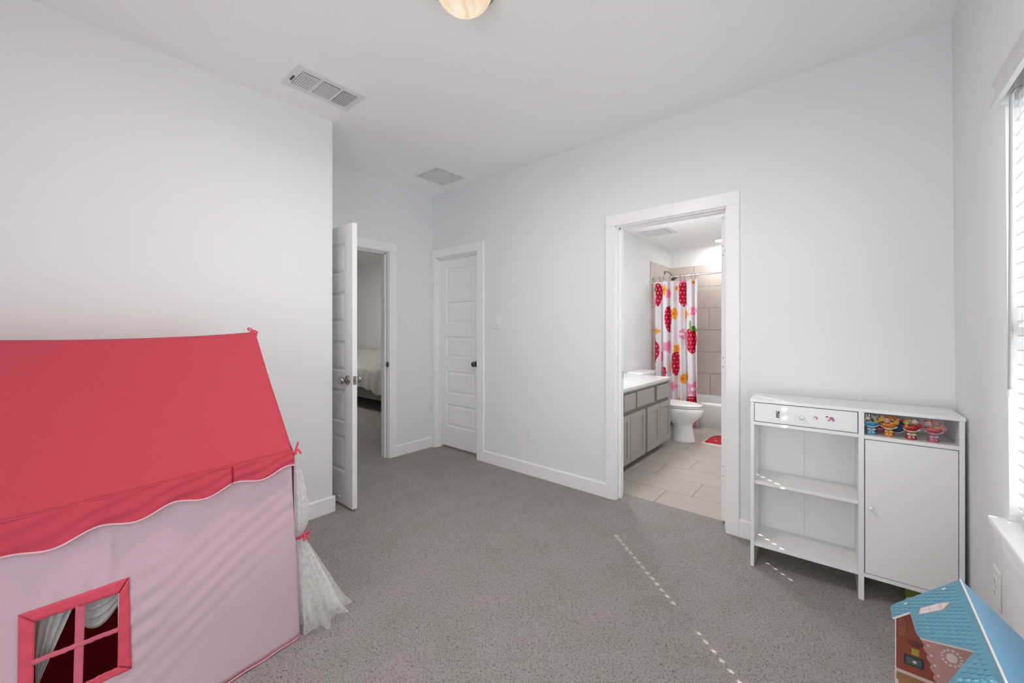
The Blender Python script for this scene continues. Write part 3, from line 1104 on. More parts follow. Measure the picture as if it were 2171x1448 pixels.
nr2 = Vector(((RZ - EZ), 0, RX2 - RX)).normalized()
Rp = [(RX, FYD), (RX, NYD), (RX2, NYD), (RX2, FYD)]
rr = obj('roof_panel', slab(Rp, slope_r, nr2, -.005, -.0003), 'dwhite', dh)
obj('roof_facing', slab(Rp, slope_r, nr2, -.0003, .0), 'dblue_lit', rr)
obj('ridge_strip', MB().tube([(RX, FYD, RZ - .001), (RX, NYD, RZ - .001)], .0025, 8), 'dwhite', dh)
# far gable wall with printed room picture (colour grid)


def painted(name, mb, cols, m, parent):
    o = obj(name, mb, m, parent)
    ca = o.data.color_attributes.new('print', 'FLOAT_COLOR', 'POINT')
    ca.data.foreach_set('color', [c for q in cols for c in (*q, 1)])
    return o


NX, NZ = 200, 260
gx0, gx1, gz0, gz1 = .104, .352, .27, .590
cols = []


def gable_top(x): return min(slope_l(max(x, EX)), slope_r(min(x, RX2))) - .008


def wallprint(x, z):
    c = (.26, .072, .045)
    if z < .302:
        c = (.60, .50, .46) if z > .292 else (.34, .18, .08)
        return c
    # pink cloth with scalloped edge
    bx = .150 + (.440 - z) * .27
    sc = .006 * abs(math.sin((z - .30) * PI / .024))
    if x > bx - sc:
        c = (.50, .30, .285)
        d = math.hypot(x - .213, (z - .385) * .9)
        if d < .011 or (.016 < d < .021 and math.sin(math.atan2(z - .385, x - .213) * 14) > -.2): c = (.70, .66, .62)
        if x < bx + .012 and abs(((z - .312) % .024) - .012) < .0025 and x > bx + .004 and x < bx + .009: c = (.72, .68, .66)
        return c
    if .120 < x < .160 and .322 < z < .352:
        c = (.035, .05, .055)
        if .124 < x < .156 and .326 < z < .346: c = (.085, .115, .12)
        if math.hypot(x - .142, z - .336) < .004: c = (.65, .6, .55)
    elif .136 < x < .150 and .356 < z < .374: c = (.36, .30, .06)
    elif math.hypot((x - .142) / .016, (z - .388) / .009) < 1 and math.sin(x * 1300) * math.sin(z * 1500) > -.1: c = (.07, .03, .035)
    elif .108 < x < .122 and .40 < z < .45 and math.sin(x * 900) * math.sin(z * 700) > .45: c = (.34, .20, .17)
    return c


gv = []
for j in range(NZ + 1):
    for i in range(NX + 1):
        x = gx0 + (gx1 - gx0) * i / NX
        z = gz0 + (gz1 - gz0) * j / NZ
        z2 = min(z, gable_top(x))
        gv.append((x, 1.600, z2))
        cols.append(wallprint(x, z2))
g = MB()
g.add(gv, [(j * (NX + 1) + i, j * (NX + 1) + i + 1, (j + 1) * (NX + 1) + i + 1, (j + 1) * (NX + 1) + i) for j in range(NZ) for i in range(NX)])
painted('printed_room_wall', g, cols, 'printboard', dh)
obj('gable_wall', MB().prism([(.102, 0), (.354, 0), (.354, EZ), (RX, RZ - .008), (.102, EZ + .004)], 'y', 1.6005, 1.606), 'dwhite', dh)
obj('upper_floor', MB().box(.106, .350, 1.08, 1.599, .286, .292), 'dwood', dh)
obj('right_wall', MB().box(.350, .355, 1.06, 1.6, 0, EZ), 'dwhite', dh)
obj('lower_floor', MB().box(.104, .350, 1.06, 1.599, .0, .006), 'dwood', dh)

# ------------------------------------------------------------------ play tent
TX, TY0, TY1, BXW = -1.746, -0.54, 0.70, -2.772
RXT = -2.262
tent = thing('play_tent', 'pink playhouse tent with red roof standing by the left wall', 'play tent', (-2.26, .08, 0))


def eave_z(y): return .757 + .022 * (y / .7 if y > 0 else 0) + (.022 * (-y) / .54 if y < 0 else 0)


def side_fn(u, v):
    y = TY0 + (TY1 - TY0) * u
    z = .75 * v
    yc = y
    if u > .85: yc = y + (.010 - .036 * v) * (u - .85) / .15
    x = TX
    x += .040 * (1 - v) ** 2 * math.sin(PI * min(1, max(0, (.70 - y) / .9))) ** 0.8   # hem swings out a little
    k = min(1, 5 * v * (1 - v) + .2)
    x += .0030 * math.sin(5 * y + 13 * z + 1.2 * math.sin(5 * y)) * k
    w1 = z - .22 * y + .02 * math.sin(6 * y + 1) + .012 * math.sin(13 * y)
    g1 = max(0, math.sin(4.3 * y + 7 * z + .5)) * max(0, min(1, (y - .12) / .15))
    x += .0012 * math.sin(64 * w1 + 1.5 * math.sin(9 * y)) * g1 * k
    w2 = z - .55 * y + .015 * math.sin(9 * y)
    x += .0010 * math.sin(105 * w2) * max(0, math.sin(5 * y - 6 * z + 2)) * k
    # vertical drags above and pulls around the sewn window
    x += .0020 * math.sin(110 * y + 2 * math.sin(20 * z)) * math.exp(-((z - .53) / .05) ** 2) * math.exp(-((y - .08) / .14) ** 2)
    x += .0018 * math.sin(90 * z + 1.5 * math.sin(15 * y)) * math.exp(-((y - .235) / .05) ** 2) * math.exp(-((z - .34) / .16) ** 2)
    x += .0045 * math.exp(-((y - .148 - .04 * (z - .6)) / .009) ** 2) * math.exp(-((z - .60) / .055) ** 2)
    edge = min(u, 1 - u)
    if edge < .02: x -= (.02 - edge) * .12
    if v < .03 and u > .5: z = .004 + .012 * math.sin(28 * y) ** 2 * .3
    return (x, yc, z)


HY0, HY1, HZ0, HZ1 = -.004, .166, .232, .462


def hole(u, v):
    y = TY0 + (TY1 - TY0) * u
    z = .75 * v
    return HY0 < y < HY1 and HZ0 < z < HZ1


NU, NV = 248, 150
sp = obj('side_panel', MB().grid(side_fn, NU, NV, hole), 'pink', tent, solid=.002)


def on_side(y, z, d=0.0):
    p = side_fn((y - TY0) / (TY1 - TY0), z / .75)
    return (p[0] + d, p[1], p[2])


def strip(y0, z0, y1, z1, w0, w1, name, m, parent, d=.003, n=24, wob=0.0):
    """ribbon on the side panel from (y0,z0) to (y1,z1); w0/w1 = offset vectors of the second edge"""
    def fn(u, v):
        y = y0 + (y1 - y0) * u + (w0[0] * (1 - u) + w1[0] * u) * v
        z = z0 + (z1 - z0) * u + (w0[1] * (1 - u) + w1[1] * u) * v
        return on_side(y, z, d + .0016 * math.sin(60 * u + 2 * v) + .0012 * math.sin(23 * u))
    return obj(name, MB().grid(fn, n, 4), m, parent, solid=.002)


strip(-.030, .495, .190, .497, (.030, -.033), (-.022, -.038), 'window_frame_strip', 'redband', sp)
strip(.190, .497, .195, .213, (-.022, -.038), (-.032, .022), 'window_frame_strip', 'redband', sp)
strip(.195, .213, -.032, .208, (-.032, .022), (.028, .026), 'window_frame_strip', 'redband', sp)
strip(-.032, .208, -.030, .495, (.028, .026), (.030, -.033), 'window_frame_strip', 'redband', sp)
strip(.076, .468, .071, .228, (.020, 0), (.019, 0), 'window_bar', 'redstrip', sp, d=.001, n=20)
strip(-.008, .343, .170, .341, (0, .014), (0, .014), 'window_bar', 'redstrip', sp, d=.0025, n=20)
# bottom binding
bt = []
for k in range(61):
    u = k / 60
    p = side_fn(u, .006)
    bt.append((p[0] + .002, p[1], max(.004, p[2])))
obj('hem_binding', MB().tube(bt, .0035, 6), 'piping2', sp)

# curtains inside the window


def tul(fn, nu, nv, name, parent, m='tulle2'):
    return obj(name, MB().grid(fn, nu, nv), m, parent)


def cur_l(u, v):        # gathered sweep on the left of the opening
    y = -.004 + .085 * u * (1 - v) ** 1.1 + .004 * v
    z = .475 - .185 * v - .05 * u * v
    return (TX - .020 - .006 * math.sin(22 * u + 3 * v) - .01 * v, y, z)


def cur_r(u, v):
    y = .085 + .085 * u
    z = .470 - (.012 + .075 * math.sin(PI * (1 - u) * .62 + .25)) * (v * 1.05) - .03 * v * (1 - (1 - u) ** 2)
    return (TX - .020 - .006 * math.sin(26 * v + 2 * u), y, z)


tul(cur_l, 30, 20, 'window_curtain', tent)
tul(cur_r, 30, 30, 'window_curtain', tent)


# roof
def ridge_z(y):
    t = (y - TY0) / (TY1 - TY0)
    return 1.268 - .030 * math.sin(PI * min(1, max(0, t))) ** .7


def roof_fn(u, v):
    y0 = TY0 + (.676 - TY0) * u
    y1 = TY0 + (.702 - TY0) * u
    y = y0 + (y1 - y0) * v
    x = TX + .004 + (RXT - TX) * v
    z = eave_z(y) + (ridge_z(y) - eave_z(y)) * v
    sag = math.sin(PI * v) * (.012 * math.sin(PI * u) + .004 * math.sin(5 * u + 3 * v))
    return (x - sag * .6 - .002 * math.sin(24 * y + 8 * v), y, z - sag)


rf = obj('roof_panel', MB().grid(roof_fn, 90, 40), 'red', tent, solid=.002)


def roof_back(u, v):
    p = roof_fn(u, v)
    return (RXT - (p[0] - RXT) * (RXT - BXW) / (TX - RXT) if False else RXT + (BXW - RXT) * (1 - v), p[1], p[2])


obj('roof_panel', MB().grid(roof_back, 40, 20), 'red', tent, solid=.002)


# valance with scalloped hem and a pleat
def hem_z(y):
    z = .660 + .085 * max(0, y + .05) if y > -.05 else .660 - .10 * (y + .05)
    z += .010 * math.cos((y - .115) * 2 * PI / .178)
    return z


def val_fn(u, v):
    y = TY0 + (.678 - TY0) * u
    z0, z1 = eave_z(y) + .003, hem_z(y)
    z = z0 + (z1 - z0) * v
    x = TX + .010 + .012 * math.sin(PI * v * .5) + .005 * v * math.cos((y - .115) * 2 * PI / .178 + 2) + .002 * math.sin(40 * y + 12 * v)
    if .462 < y < .470: x -= .007 * v + .002
    return (x, y, z)


va = obj('roof_valance', MB().grid(val_fn, 160, 16), 'red', rf, solid=.002)
obj('valance_piping', MB().tube([tuple(Vector(val_fn(k / 120, 1.0)) + Vector((.001, 0, 0))) for k in range(121)], .0032, 6), 'piping', va)
obj('pleat_stitch', MB().tube([tuple(Vector(val_fn((.4665 - TY0) / (.678 - TY0), t)) + Vector((.004, 0, 0))) for t in (0.02, .3, .6, .98)], .0016, 6), 'redin', va)
obj('roof_seam', MB().tube([tuple(Vector(roof_fn(k / 60, .004)) + Vector((.006, 0, .001))) for k in range(61)], .0035, 6), 'red', rf)
# end panels and back
ep = [(TX - .004, .004), (TX - .004, .765), (RXT, 1.25), (BXW, .765), (BXW, .004)]
for yy in (TY1 - .012, TY0):
    mb = MB().prism([(TX - .004, .004), (TX - .004, .765), (-2.0, .99), (-2.0, .004)], 'y', yy - .001, yy + .001)
    mb.prism([(BXW, .004), (-2.5, .004), (-2.5, 1.0), (BXW, .765)], 'y', yy - .001, yy + .001)
    mb.prism([(-2.0, .62), (-2.0, .99), (RXT, 1.25), (-2.5, 1.0), (-2.5, .62)], 'y', yy - .001, yy + .001)
    obj('end_panel', mb, 'pink', tent)
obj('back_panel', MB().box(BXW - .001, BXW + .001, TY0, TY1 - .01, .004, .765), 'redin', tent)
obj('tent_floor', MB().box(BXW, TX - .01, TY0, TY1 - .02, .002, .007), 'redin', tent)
for x, y in ((TX - .03, TY1 - .035), (TX - .03, TY0 + .02), (BXW + .02, TY1 - .035), (BXW + .02, TY0 + .02)):
    obj('pole', MB().tube([(x, y, .008), (x, y, .75)], .008, 8), 'plastic', tent)


# ties
def bow(c, tilt, name, parent):
    c = Vector(c)
    mb = MB()
    for s in (-1, 1):
        loop = []
        for k in range(9):
            a = PI * 2 * k / 8
            loop.append(c + Vector((.002 * math.sin(a), s * (.012 - .012 * math.cos(a)) * math.cos(tilt), s * (.012 - .012 * math.cos(a)) * math.sin(tilt) + .006 * math.sin(a))))
        mb.tube(loop, .0036, 6)
        mb.tube([c, c + Vector((.004, .006 * s + .004, -.012)), c + Vector((.003, .010 * s + .007, -.026))], [.003, .0050, .0040], 6)
    mb.ball(tuple(c), .004, .004, .004, 8, 6)
    return obj(name, mb, 'redband', parent)


bow((RXT + .01, .690, 1.272), -.5, 'tie_bow', rf)
bow((TX + .012, .688, .792), 1.25, 'tie_bow', rf)
# door tulle spilling out at the end
levels = [(.735, -1.80, .700, .052, .010), (.64, -1.80, .712, .060, .020), (.54, -1.80, .722, .068, .030), (.46, -1.80, .724, .055, .028), (.405, -1.80, .718, .026, .018), (.395, -1.80, .718, .024, .017),
          (.36, -1.80, .728, .038, .030), (.28, -1.80, .748, .060, .048), (.18, -1.795, .772, .078, .068), (.08, -1.79, .796, .090, .088), (.012, -1.785, .812, .098, .104)]
rings = []
nn = 72
for li, (z, cx, cy, rx, ry) in enumerate(levels):
    ring = []
    amp = .10 + .12 * max(0, (li - 5) / 5)
    for i in range(nn):
        a = 2 * PI * i / nn
        k = 1 + amp * math.sin(9 * a + .3 * li) + .5 * amp * math.sin(17 * a + 1.1 * li)
        zz = z + (.012 + .02 * (math.sin(3 * a) * .5 + .5) if li == len(levels) - 1 else 0)
        ring.append((cx + rx * k * math.cos(a), cy + ry * k * math.sin(a), zz))
    rings.append(ring)
tl = obj('door_curtain', MB().loft(rings, False), 'tulle', tent)
inner = [[((p[0] - lv[1]) * .55 + lv[1], (p[1] - lv[2]) * .6 + lv[2], p[2] + .004) for p in rg[::-1]] for rg, lv in zip(rings, levels)]
obj('door_curtain', MB().loft(inner, False), 'tulle', tent)
obj('curtain_tie', MB().tube([(-1.80 + .029 * math.cos(2 * PI * k / 16), .718 + .021 * math.sin(2 * PI * k / 16), .400) for k in range(17)], .005, 6), 'redband', tl)
bow((-1.775, .738, .405), .2, 'tie_bow', tl)

# ------------------------------------------------------------------ bathroom
BL, BR, BB, BH = -2.09, -0.50, 6.27, 2.497
struct('floor_bathroom', MB().box(BL, BR, 2.93, BB, -.05, -.003), 'grout', 'bathroom floor laid with long beige tiles', 'floor')
fb = bpy.data.objects['floor_bathroom']
rows = [2.958, 3.235, 3.547, 3.857, 4.167, 4.477, 4.787, 5.097, 5.407, 5.56]
offs = [-1.113, -.923, -1.328, -1.125, -.923, -1.345, -1.125, -.923, -1.345]
tcache = {}


def tile_obj(x0, x1, y0, y1, parent, m='tile', plane='z', d0=-.012, d1=0.0):
    w, h = x1 - x0, y1 - y0
    key = (round(w, 3), round(h, 3), plane, m)
    if key not in tcache:
        e = .0015
        mb = MB()
        lo = [(-w / 2, -h / 2), (w / 2, -h / 2), (w / 2, h / 2), (-w / 2, h / 2)]
        hi = [(-w / 2 + e, -h / 2 + e), (w / 2 - e, -h / 2 + e), (w / 2 - e, h / 2 - e), (-w / 2 + e, h / 2 - e)]
        t = d1 - d0
        v = [(p[0], p[1], 0) for p in lo] + [(p[0], p[1], t - e * .7) for p in lo] + [(p[0], p[1], t) for p in hi]
        f = [(i, (i + 1) % 4, 4 + (i + 1) % 4, 4 + i) for i in range(4)] + [(4 + i, 4 + (i + 1) % 4, 8 + (i + 1) % 4, 8 + i) for i in range(4)] + [(8, 9, 10, 11)]
        if plane == 'y': v = [(p[0], -p[2], p[1]) for p in v]
        if plane == 'x': v = [(p[2], p[0], p[1]) for p in v]
        mb.add(v, f)
        tcache[key] = mesh('tile', mb, m)
    cx, cy = (x0 + x1) / 2, (y0 + y1) / 2
    if plane == 'z': loc = (cx, cy, d0)
    elif plane == 'y': loc = (cx, d0, cy)
    else: loc = (d0, cx, cy)
    return share('tile', tcache[key], parent, loc)


G = .005
for r in range(len(rows) - 1):
    x = offs[r]
    while x > -1.6: x -= .61
    while x < BR:
        a, b = max(x, -1.72), min(x + .61, BR)
        if b - a > .03: tile_obj(a + G / 2, b - G / 2, rows[r] + G / 2, rows[r + 1] - G / 2, fb, 'tile', 'z', -.010, 0.0)
        x += .61
struct('wall_bathroom_left', MB().box(BL - T, BL, 2.924, BB + T, 0, BH), 'wall', 'pale grey bathroom wall behind the vanity and toilet', 'wall')
struct('wall_bathroom_back', MB().box(BL, BR, BB, BB + T, 0, BH), 'wall', 'bathroom end wall above the tiled tub surround', 'wall')
struct('wall_bathroom_right', MB().box(BR, BR + T, 2.924, BB + T, 0, BH), 'wall', 'right bathroom wall behind the open door', 'wall')
struct('ceiling_bathroom', MB().box(BL - T, BR + T, 2.90, BB + T, BH, BH + .05), 'ceil', 'white bathroom ceiling with fan and round light', 'ceiling')
# shower tiles
wb = bpy.data.objects['wall_bathroom_back']
wl = bpy.data.objects['wall_bathroom_left']
obj('grout_bed', MB().box(BL, BR, BB - .006, BB, .30, 2.222), 'grout2', wb)
obj('grout_bed', MB().box(BL, BL + .006, 5.43, BB, .0, 2.222), 'grout2', wl)
zr = [.30, .332 + .0, .646, .961, 1.282, 1.596, 1.907, 2.222]
zr = [.332, .646, .961, 1.279, 1.596, 1.907, 2.222]
jo = [-1.533, -1.74, -1.95, -1.545, -1.96, -1.751]
jo = [-1.533, -1.95, -1.74, -1.545, -1.95, -1.751]
for r in range(6):
    x = jo[r]
    while x > BL: x -= .61
    while x < BR:
        a, b = max(x, BL + .008), min(x + .61, BR)
        if b - a > .03: tile_obj(a + G / 2, b - G / 2, zr[r] + G / 2, zr[r + 1] - G / 2, wb, 'walltile', 'y', BB - .004, BB + .006)
        x += .61
    y = BB - .30 - .2 * (r % 3)
    while y > 5.43: y -= .61
    while y < BB:
        a, b = max(y, 5.43), min(y + .61, BB - .012)
        if b - a > .03: tile_obj(a + G / 2, b - G / 2, zr[r] + G / 2, zr[r + 1] - G / 2, wl, 'walltile', 'x', BL + .004, BL + .014)
        y += .61
# tub
tub = thing('bathtub', 'white alcove bathtub behind the strawberry shower curtain', 'bathtub', ((BL + BR) / 2, 5.92, 0))


def rect(x0, x1, y0, y1, z, r, n=5):
    pts = []
    for cx, cy, a0 in ((x1 - r, y1 - r, 0), (x0 + r, y1 - r, PI / 2), (x0 + r, y0 + r, PI), (x1 - r, y0 + r, 1.5 * PI)):
        for k in range(n + 1):
            a = a0 + PI / 2 * k / n
            pts.append((cx + r * math.cos(a), cy + r * math.sin(a), z))
    return pts


TX0, TX1, TYF, TYB = BL + .018, BR - .006, 5.565, BB - .018
rg = [rect(TX0, TX1, TYF + .004, TYB, .0, .004), rect(TX0, TX1, TYF + .004, TYB, .29, .004), rect(TX0, TX1, TYF - .006, TYB, .302, .006), rect(TX0, TX1, TYF - .006, TYB, .328, .006), rect(TX0 + .004, TX1 - .004, TYF + .004, TYB - .004, .338, .008),
      rect(TX0 + .07, TX1 - .07, TYF + .075, TYB - .05, .338, .09), rect(TX0 + .09, TX1 - .09, TYF + .09, TYB - .065, .325, .09), rect(TX0 + .15, TX1 - .15, TYF + .13, TYB - .1, .08, .10), rect(TX0 + .22, TX1 - .22, TYF + .2, TYB - .17, .06, .06)]
obj('tub_shell', MB().loft(rg, True, True), 'tub', tub, weld=True)
obj('back_ledge', MB().box(TX0, TX1, TYB - .03, TYB, .33, .346), 'tub', tub, bevel=.003)
obj('floor_strip', MB().prism([(5.555, 0), (5.572, 0), (5.572, .018), (5.560, .016)], 'x', BL + .02, BR - .01), 'tile', tub)
# shower rod
rod = thing('curtain_rod', 'chrome shower curtain rod across the tub alcove', 'rod', ((BL + BR) / 2, 5.47, 2.0))
obj('rod', MB().tube([(BL + .004, 5.47, 1.985), (BR - .004, 5.47, 2.0)], .0125, 12), 'chrome', rod)
for x, z, s in ((BL, 1.985, 1), (BR, 2.0, -1)):
    obj('rod_flange', MB().lathe([(.0, 0), (.026, 0), (.024, s * .008), (.016, s * .02), (.0, s * .02)], (x, 5.47, z), 'x', 20, cap=False), 'chrome', rod)
# shower head
sh = thing('shower_fixture', 'nickel shower head and arm on the tiled wall above the curtain', 'shower', (BL + .014, 5.95, 2.13))
obj('arm', MB().tube([(BL + .012, 5.95, 2.12), (BL + .05, 5.95, 2.135), (BL + .10, 5.94, 2.10), (BL + .13, 5.935, 2.06)], .009, 8), 'nickel', sh)
obj('flange', MB().lathe([(.0, 0), (.03, 0), (.028, .006), (.0, .010)], (BL + .013, 5.95, 2.12), 'x', 16, cap=False), 'nickel', sh)
mb = MB().lathe([(.012, .03), (.02, .015), (.045, -.01), (.05, -.022), (.045, -.026), (.0, -.026)], (0, 0, 0), 'z', 20, cap=False)
Rm = Matrix.Rotation(math.radians(-35), 3, 'Y')
mb.map(lambda x, y, z: tuple(Rm @ Vector((x, y, z)) + Vector((BL + .15, 5.93, 2.035))))
obj('spray_face', mb, 'bronze', sh)

# shower curtain with strawberry print
sc = thing('shower_curtain', 'white shower curtain printed with strawberries and pink and orange flowers', 'shower curtain', (-1.78, 5.47, .04))


def cu(u): return -2.10 + (u - 1378) * .00606
def cv(v): return 1.275 + (700 - v) * .00630


K = .0061
berries = [(1396, 624, 6.5, 25), (1418.6, 677, 7.5, 29), (1450, 626, 9, 26), (1467.5, 722, 11, 27), (1388.5, 747, 9.5, 26), (1434, 771, 8.5, 25), (1467, 852, 11, 17), (1410, 790, 5, 12)]
leaves = [(1386.5, 611, 4.5, 4), (1390, 604, 3, 7), (1470, 697, 6.5, 6), (1464.5, 688, 1.5, 8), (1476, 700, 3.5, 4), (1386, 722, 5.5, 3.5), (1382, 716, 3, 4), (1420, 651, 2.5, 5), (1442, 634, 1.6, 4)]
pinks = [(1471.6, 661, 9, 12, 3), (1447.5, 708, 8, 12, 3), (1416, 735, 9, 14, 0), (1470, 821, 10, 17, 4), (1428, 818, 9, 12, 0), (1384, 640, 8, 10, 0), (1419, 622, 7, 15, 0), (1404, 757, 5, 16, 0), (1448, 597, 9, 9, 0), (1471, 896, 8, 10, 0), (1430, 610, 0, 0, 0)]
oranges = [(1410, 614, 5, 12), (1434.5, 611, 3.5, 6), (1430, 665, 6.5, 13), (1457, 667, 5, 12), (1470, 601, 5, 5), (1391, 702, 9, 8), (1437, 739, 8, 11), (1449, 801, 9, 11), (1459, 794, 4, 11), (1423, 780, 3.5, 14), (1384, 783, 4, 4), (1439, 845, 3, 6)]


def curtain_col(x, z):
    u = 1378 + (x + 2.10) / .00606
    v = 700 - (z - 1.275) / .00630
    c = (.74, .70, .72)
    for a, b, r, h, ctr in pinks:
        if r == 0: continue
        dx, dy = (u - a) / r, (v - b) / h
        d = math.hypot(dx, dy)
        th = math.atan2(dy, dx)
        if d < .82 + .2 * math.cos(5 * th):
            c = (.78, .25, .40)
            if d > .55 and math.cos(5 * th) > .3: c = (.80, .33, .46)
            if ctr and math.hypot(u - a, v - b) < ctr: c = (.80, .78, .78)
    for a, b, r, h in oranges:
        dx, dy = (u - a) / r, (v - b) / h
        d = math.hypot(dx, dy)
        if d < .85 + .17 * math.cos(5 * math.atan2(dy, dx)):
            c = (.80, .36, .05)
            if d < .25: c = (.62, .20, .02)
    for a, b, r, h in berries:
        dx, dy = (u - a) / r, (v - b) / h
        if abs(dy) < 1:
            wd = (1 - max(0, dy) ** 1.6) ** .75 if dy > 0 else (1 - (-dy) ** 3.2) ** .5
            if abs(dx) < wd:
                c = (.50, .010, .045)
                su, sv = (u - a) / 4.3, (v - b) / 8.2
                fu = (su + .5 * (math.floor(sv) % 2)) % 1 - .5
                fv = sv % 1 - .5
                if (fu * 4.3) ** 2 + (fv * 8.2 * .62) ** 2 < .55: c = (.80, .50, .52)
    for a, b, r, h in leaves:
        if ((u - a) / r) ** 2 + ((v - b) / h) ** 2 < 1: c = (.16, .32, .07)
    return c


CX_0, CX_1 = -2.068, -1.482
NX2, NZ2 = 260, 620
cv_, cc_ = [], []
for j in range(NZ2 + 1):
    t = j / NZ2
    z = 1.935 - (1.935 - .045) * t
    for i in range(NX2 + 1):
        s = i / NX2
        sp_ = .985 + .015 * t
        x = CX_1 + (CX_0 - CX_1) * (1 - s) * (1 - .03 * math.sin(PI * t)) - .012 * math.sin(PI * t) * s * .5
        ph = 2 * PI * (5.6 * s + .12 * math.sin(3 * t + 2 * s)) + .5
        amp = .040 + .010 * t
        y = 5.475 + amp * math.sin(ph) + .3 * amp * math.sin(2.3 * ph + 1 + t)
        zt = z - (.006 * (1 - math.cos(2 * PI * s * 7)) if j < 6 else 0)
        cv_.append((x + .006 * math.cos(ph), y, zt))
        cc_.append(curtain_col(x, z))
mb = MB().add(cv_, [(j * (NX2 + 1) + i, (j + 1) * (NX2 + 1) + i, (j + 1) * (NX2 + 1) + i + 1, j * (NX2 + 1) + i + 1) for j in range(NZ2) for i in range(NX2)], True)
painted('cloth', mb, cc_, 'print', sc)
for k in range(9):
    x = CX_0 + .02 + (CX_1 - CX_0 - .045) * k / 8 + (.012 if k % 2 else -.006)
    z0 = 1.985 + .015 * (x - BL) / (BR - BL)
    pts = [(x + .003 * math.sin(2 * PI * q / 14), 5.47 + .018 * math.sin(2 * PI * q / 14), z0 - .020 + .036 * math.cos(2 * PI * q / 14)) for q in range(15)]
    obj('curtain_ring', MB().tube(pts, .0022, 6), 'bronze', sc)

# vanity
van = thing('bathroom_vanity', 'grey shaker bathroom vanity cabinet with white countertop', 'vanity', (-1.8, 3.72, 0))
VF = -1.525
VY_0, VY_1 = 2.955, 4.50
obj('body', MB().box(BL + .002, VF - .018, VY_0, VY_1, .09, .615), 'vanity', van)
obj('toe_kick', MB().box(BL + .002, VF - .075, VY_0, VY_1 - .01, .0, .09), 'vandark', van)
obj('face_frame', MB().box(VF - .018, VF - .004, VY_0, VY_1, .068, .728), 'vandark', van)
obj('top_rail', MB().box(VF - .006, VF - .002, VY_0, VY_1, .708, .730), 'vanity', van)
obj('end_stile', MB().box(VF - .006, VF - .002, VY_1 - .012, VY_1 + .002, .068, .730), 'vanity', van)
obj('base_trim', MB().prism([(VF - .012, 0), (VF + .004, 0), (VF - .002, .016), (VF - .012, .018)], 'y', VY_0, 4.46), 'vanity', van)
for a, b in ((3.02, 3.30), (3.33, 3.580), (3.615, 4.040), (4.118, 4.496)):
    obj('drawer_front', MB().box(VF - .004, VF + .014, a, b, .552, .700), 'vanity', van, bevel=.002)


def shaker(a, b, z0, z1):
    s = .058
    d = obj('cabinet_door', MB().box(VF - .004, VF + .005, a + s, b - s, z0 + s, z1 - s), 'vanity', van)
    mb = MB().box(VF - .004, VF + .014, a, a + s, z0, z1).box(VF - .004, VF + .014, b - s, b, z0, z1).box(VF - .004, VF + .014, a + s, b - s, z0, z0 + s).box(VF - .004, VF + .014, a + s, b - s, z1 - s, z1)
    obj('door_frame', mb, 'vanity', d, bevel=.0015)


for a, b in ((3.03, 3.456), (3.462, 3.812), (3.866, 4.196), (4.204, 4.514)):
    shaker(a, b, .078, .513)
# countertop: own thing, with an undermount sink
ctop = thing('countertop', 'white vanity countertop with a sunken basin', 'countertop', (-1.8, 3.72, .73))
mb = MB()
ro = rect(BL + .002, -1.498, VY_0, 4.515, .760, .004)
ri = rect(-1.98, -1.66, 3.42, 4.10, .760, .05)
ro2 = rect(BL + .002, -1.498, VY_0, 4.515, .732, .004)
ri2 = rect(-1.95, -1.70, 3.46, 4.06, .64, .07)
mb.loft([ro2, ro, ri, ri2], True, False)
obj('slab', mb, 'counter', ctop, weld=True, bevel=.002)
obj('backsplash', MB().box(BL + .001, BL + .02, VY_0, 4.515, .760, .85), 'counter', ctop, bevel=.002)
# toilet
toi = thing('toilet', 'white toilet with closed lid between vanity and tub', 'toilet', (-1.6, 4.86, 0))
TYC = 4.86


def egg(x0, x1, hw, z, n=36, p=2.3):
    """elongated outline, front (x1) rounder"""
    cx = (x0 + x1) / 2
    pts = []
    for k in range(n):
        a = 2 * PI * k / n
        c, s = math.cos(a), math.sin(a)
        x = cx + (x1 - x0) / 2 * math.copysign(abs(c) ** (2 / p), c)
        w = hw * math.copysign(abs(s) ** (2 / p), s) * (1 - .16 * max(0, (x - cx) / (x1 - cx)))
        pts.append((x, TYC + w, z))
    return pts


obj('bowl', MB().loft([egg(-1.605, -1.350, .116, 0), egg(-1.600, -1.356, .110, .015), egg(-1.590, -1.368, .100, .10), egg(-1.590, -1.380, .098, .17), egg(-1.62, -1.374, .108, .200), egg(-1.72, -1.340, .140, .235), egg(-1.80, -1.302, .165, .270), egg(-1.86, -1.272, .181, .310), egg(-1.885, -1.258, .188, .345), egg(-1.89, -1.262, .187, .372), egg(-1.89, -1.272, .180, .383)]), 'porcelain', toi)
obj('trapway', MB().loft([egg(-1.98, -1.66, .060, .0), egg(-1.98, -1.66, .06, .2), egg(-2.0, -1.70, .12, .36)]), 'porcelain', toi)
obj('seat', MB().loft([egg(-1.86, -1.268, .184, .388), egg(-1.86, -1.264, .187, .394), egg(-1.86, -1.266, .186, .402)]), 'porcelain', toi)
obj('lid', MB().loft([egg(-1.865, -1.276, .180, .405), egg(-1.865, -1.268, .186, .409), egg(-1.865, -1.270, .185, .418), egg(-1.86, -1.285, .174, .426), egg(-1.84, -1.32, .14, .430)]), 'porcelain', toi)
tk = obj('tank', MB().loft([rect(-2.06, -1.905, 4.66, 5.06, .37, .03), rect(-2.07, -1.89, 4.64, 5.08, .73, .03)]), 'porcelain', toi)
obj('tank_lid', MB().loft([rect(-2.078, -1.878, 4.628, 5.092, .73, .03), rect(-2.078, -1.878, 4.628, 5.092, .758, .03), rect(-2.07, -1.886, 4.636, 5.084, .766, .03)]), 'porcelain', tk)
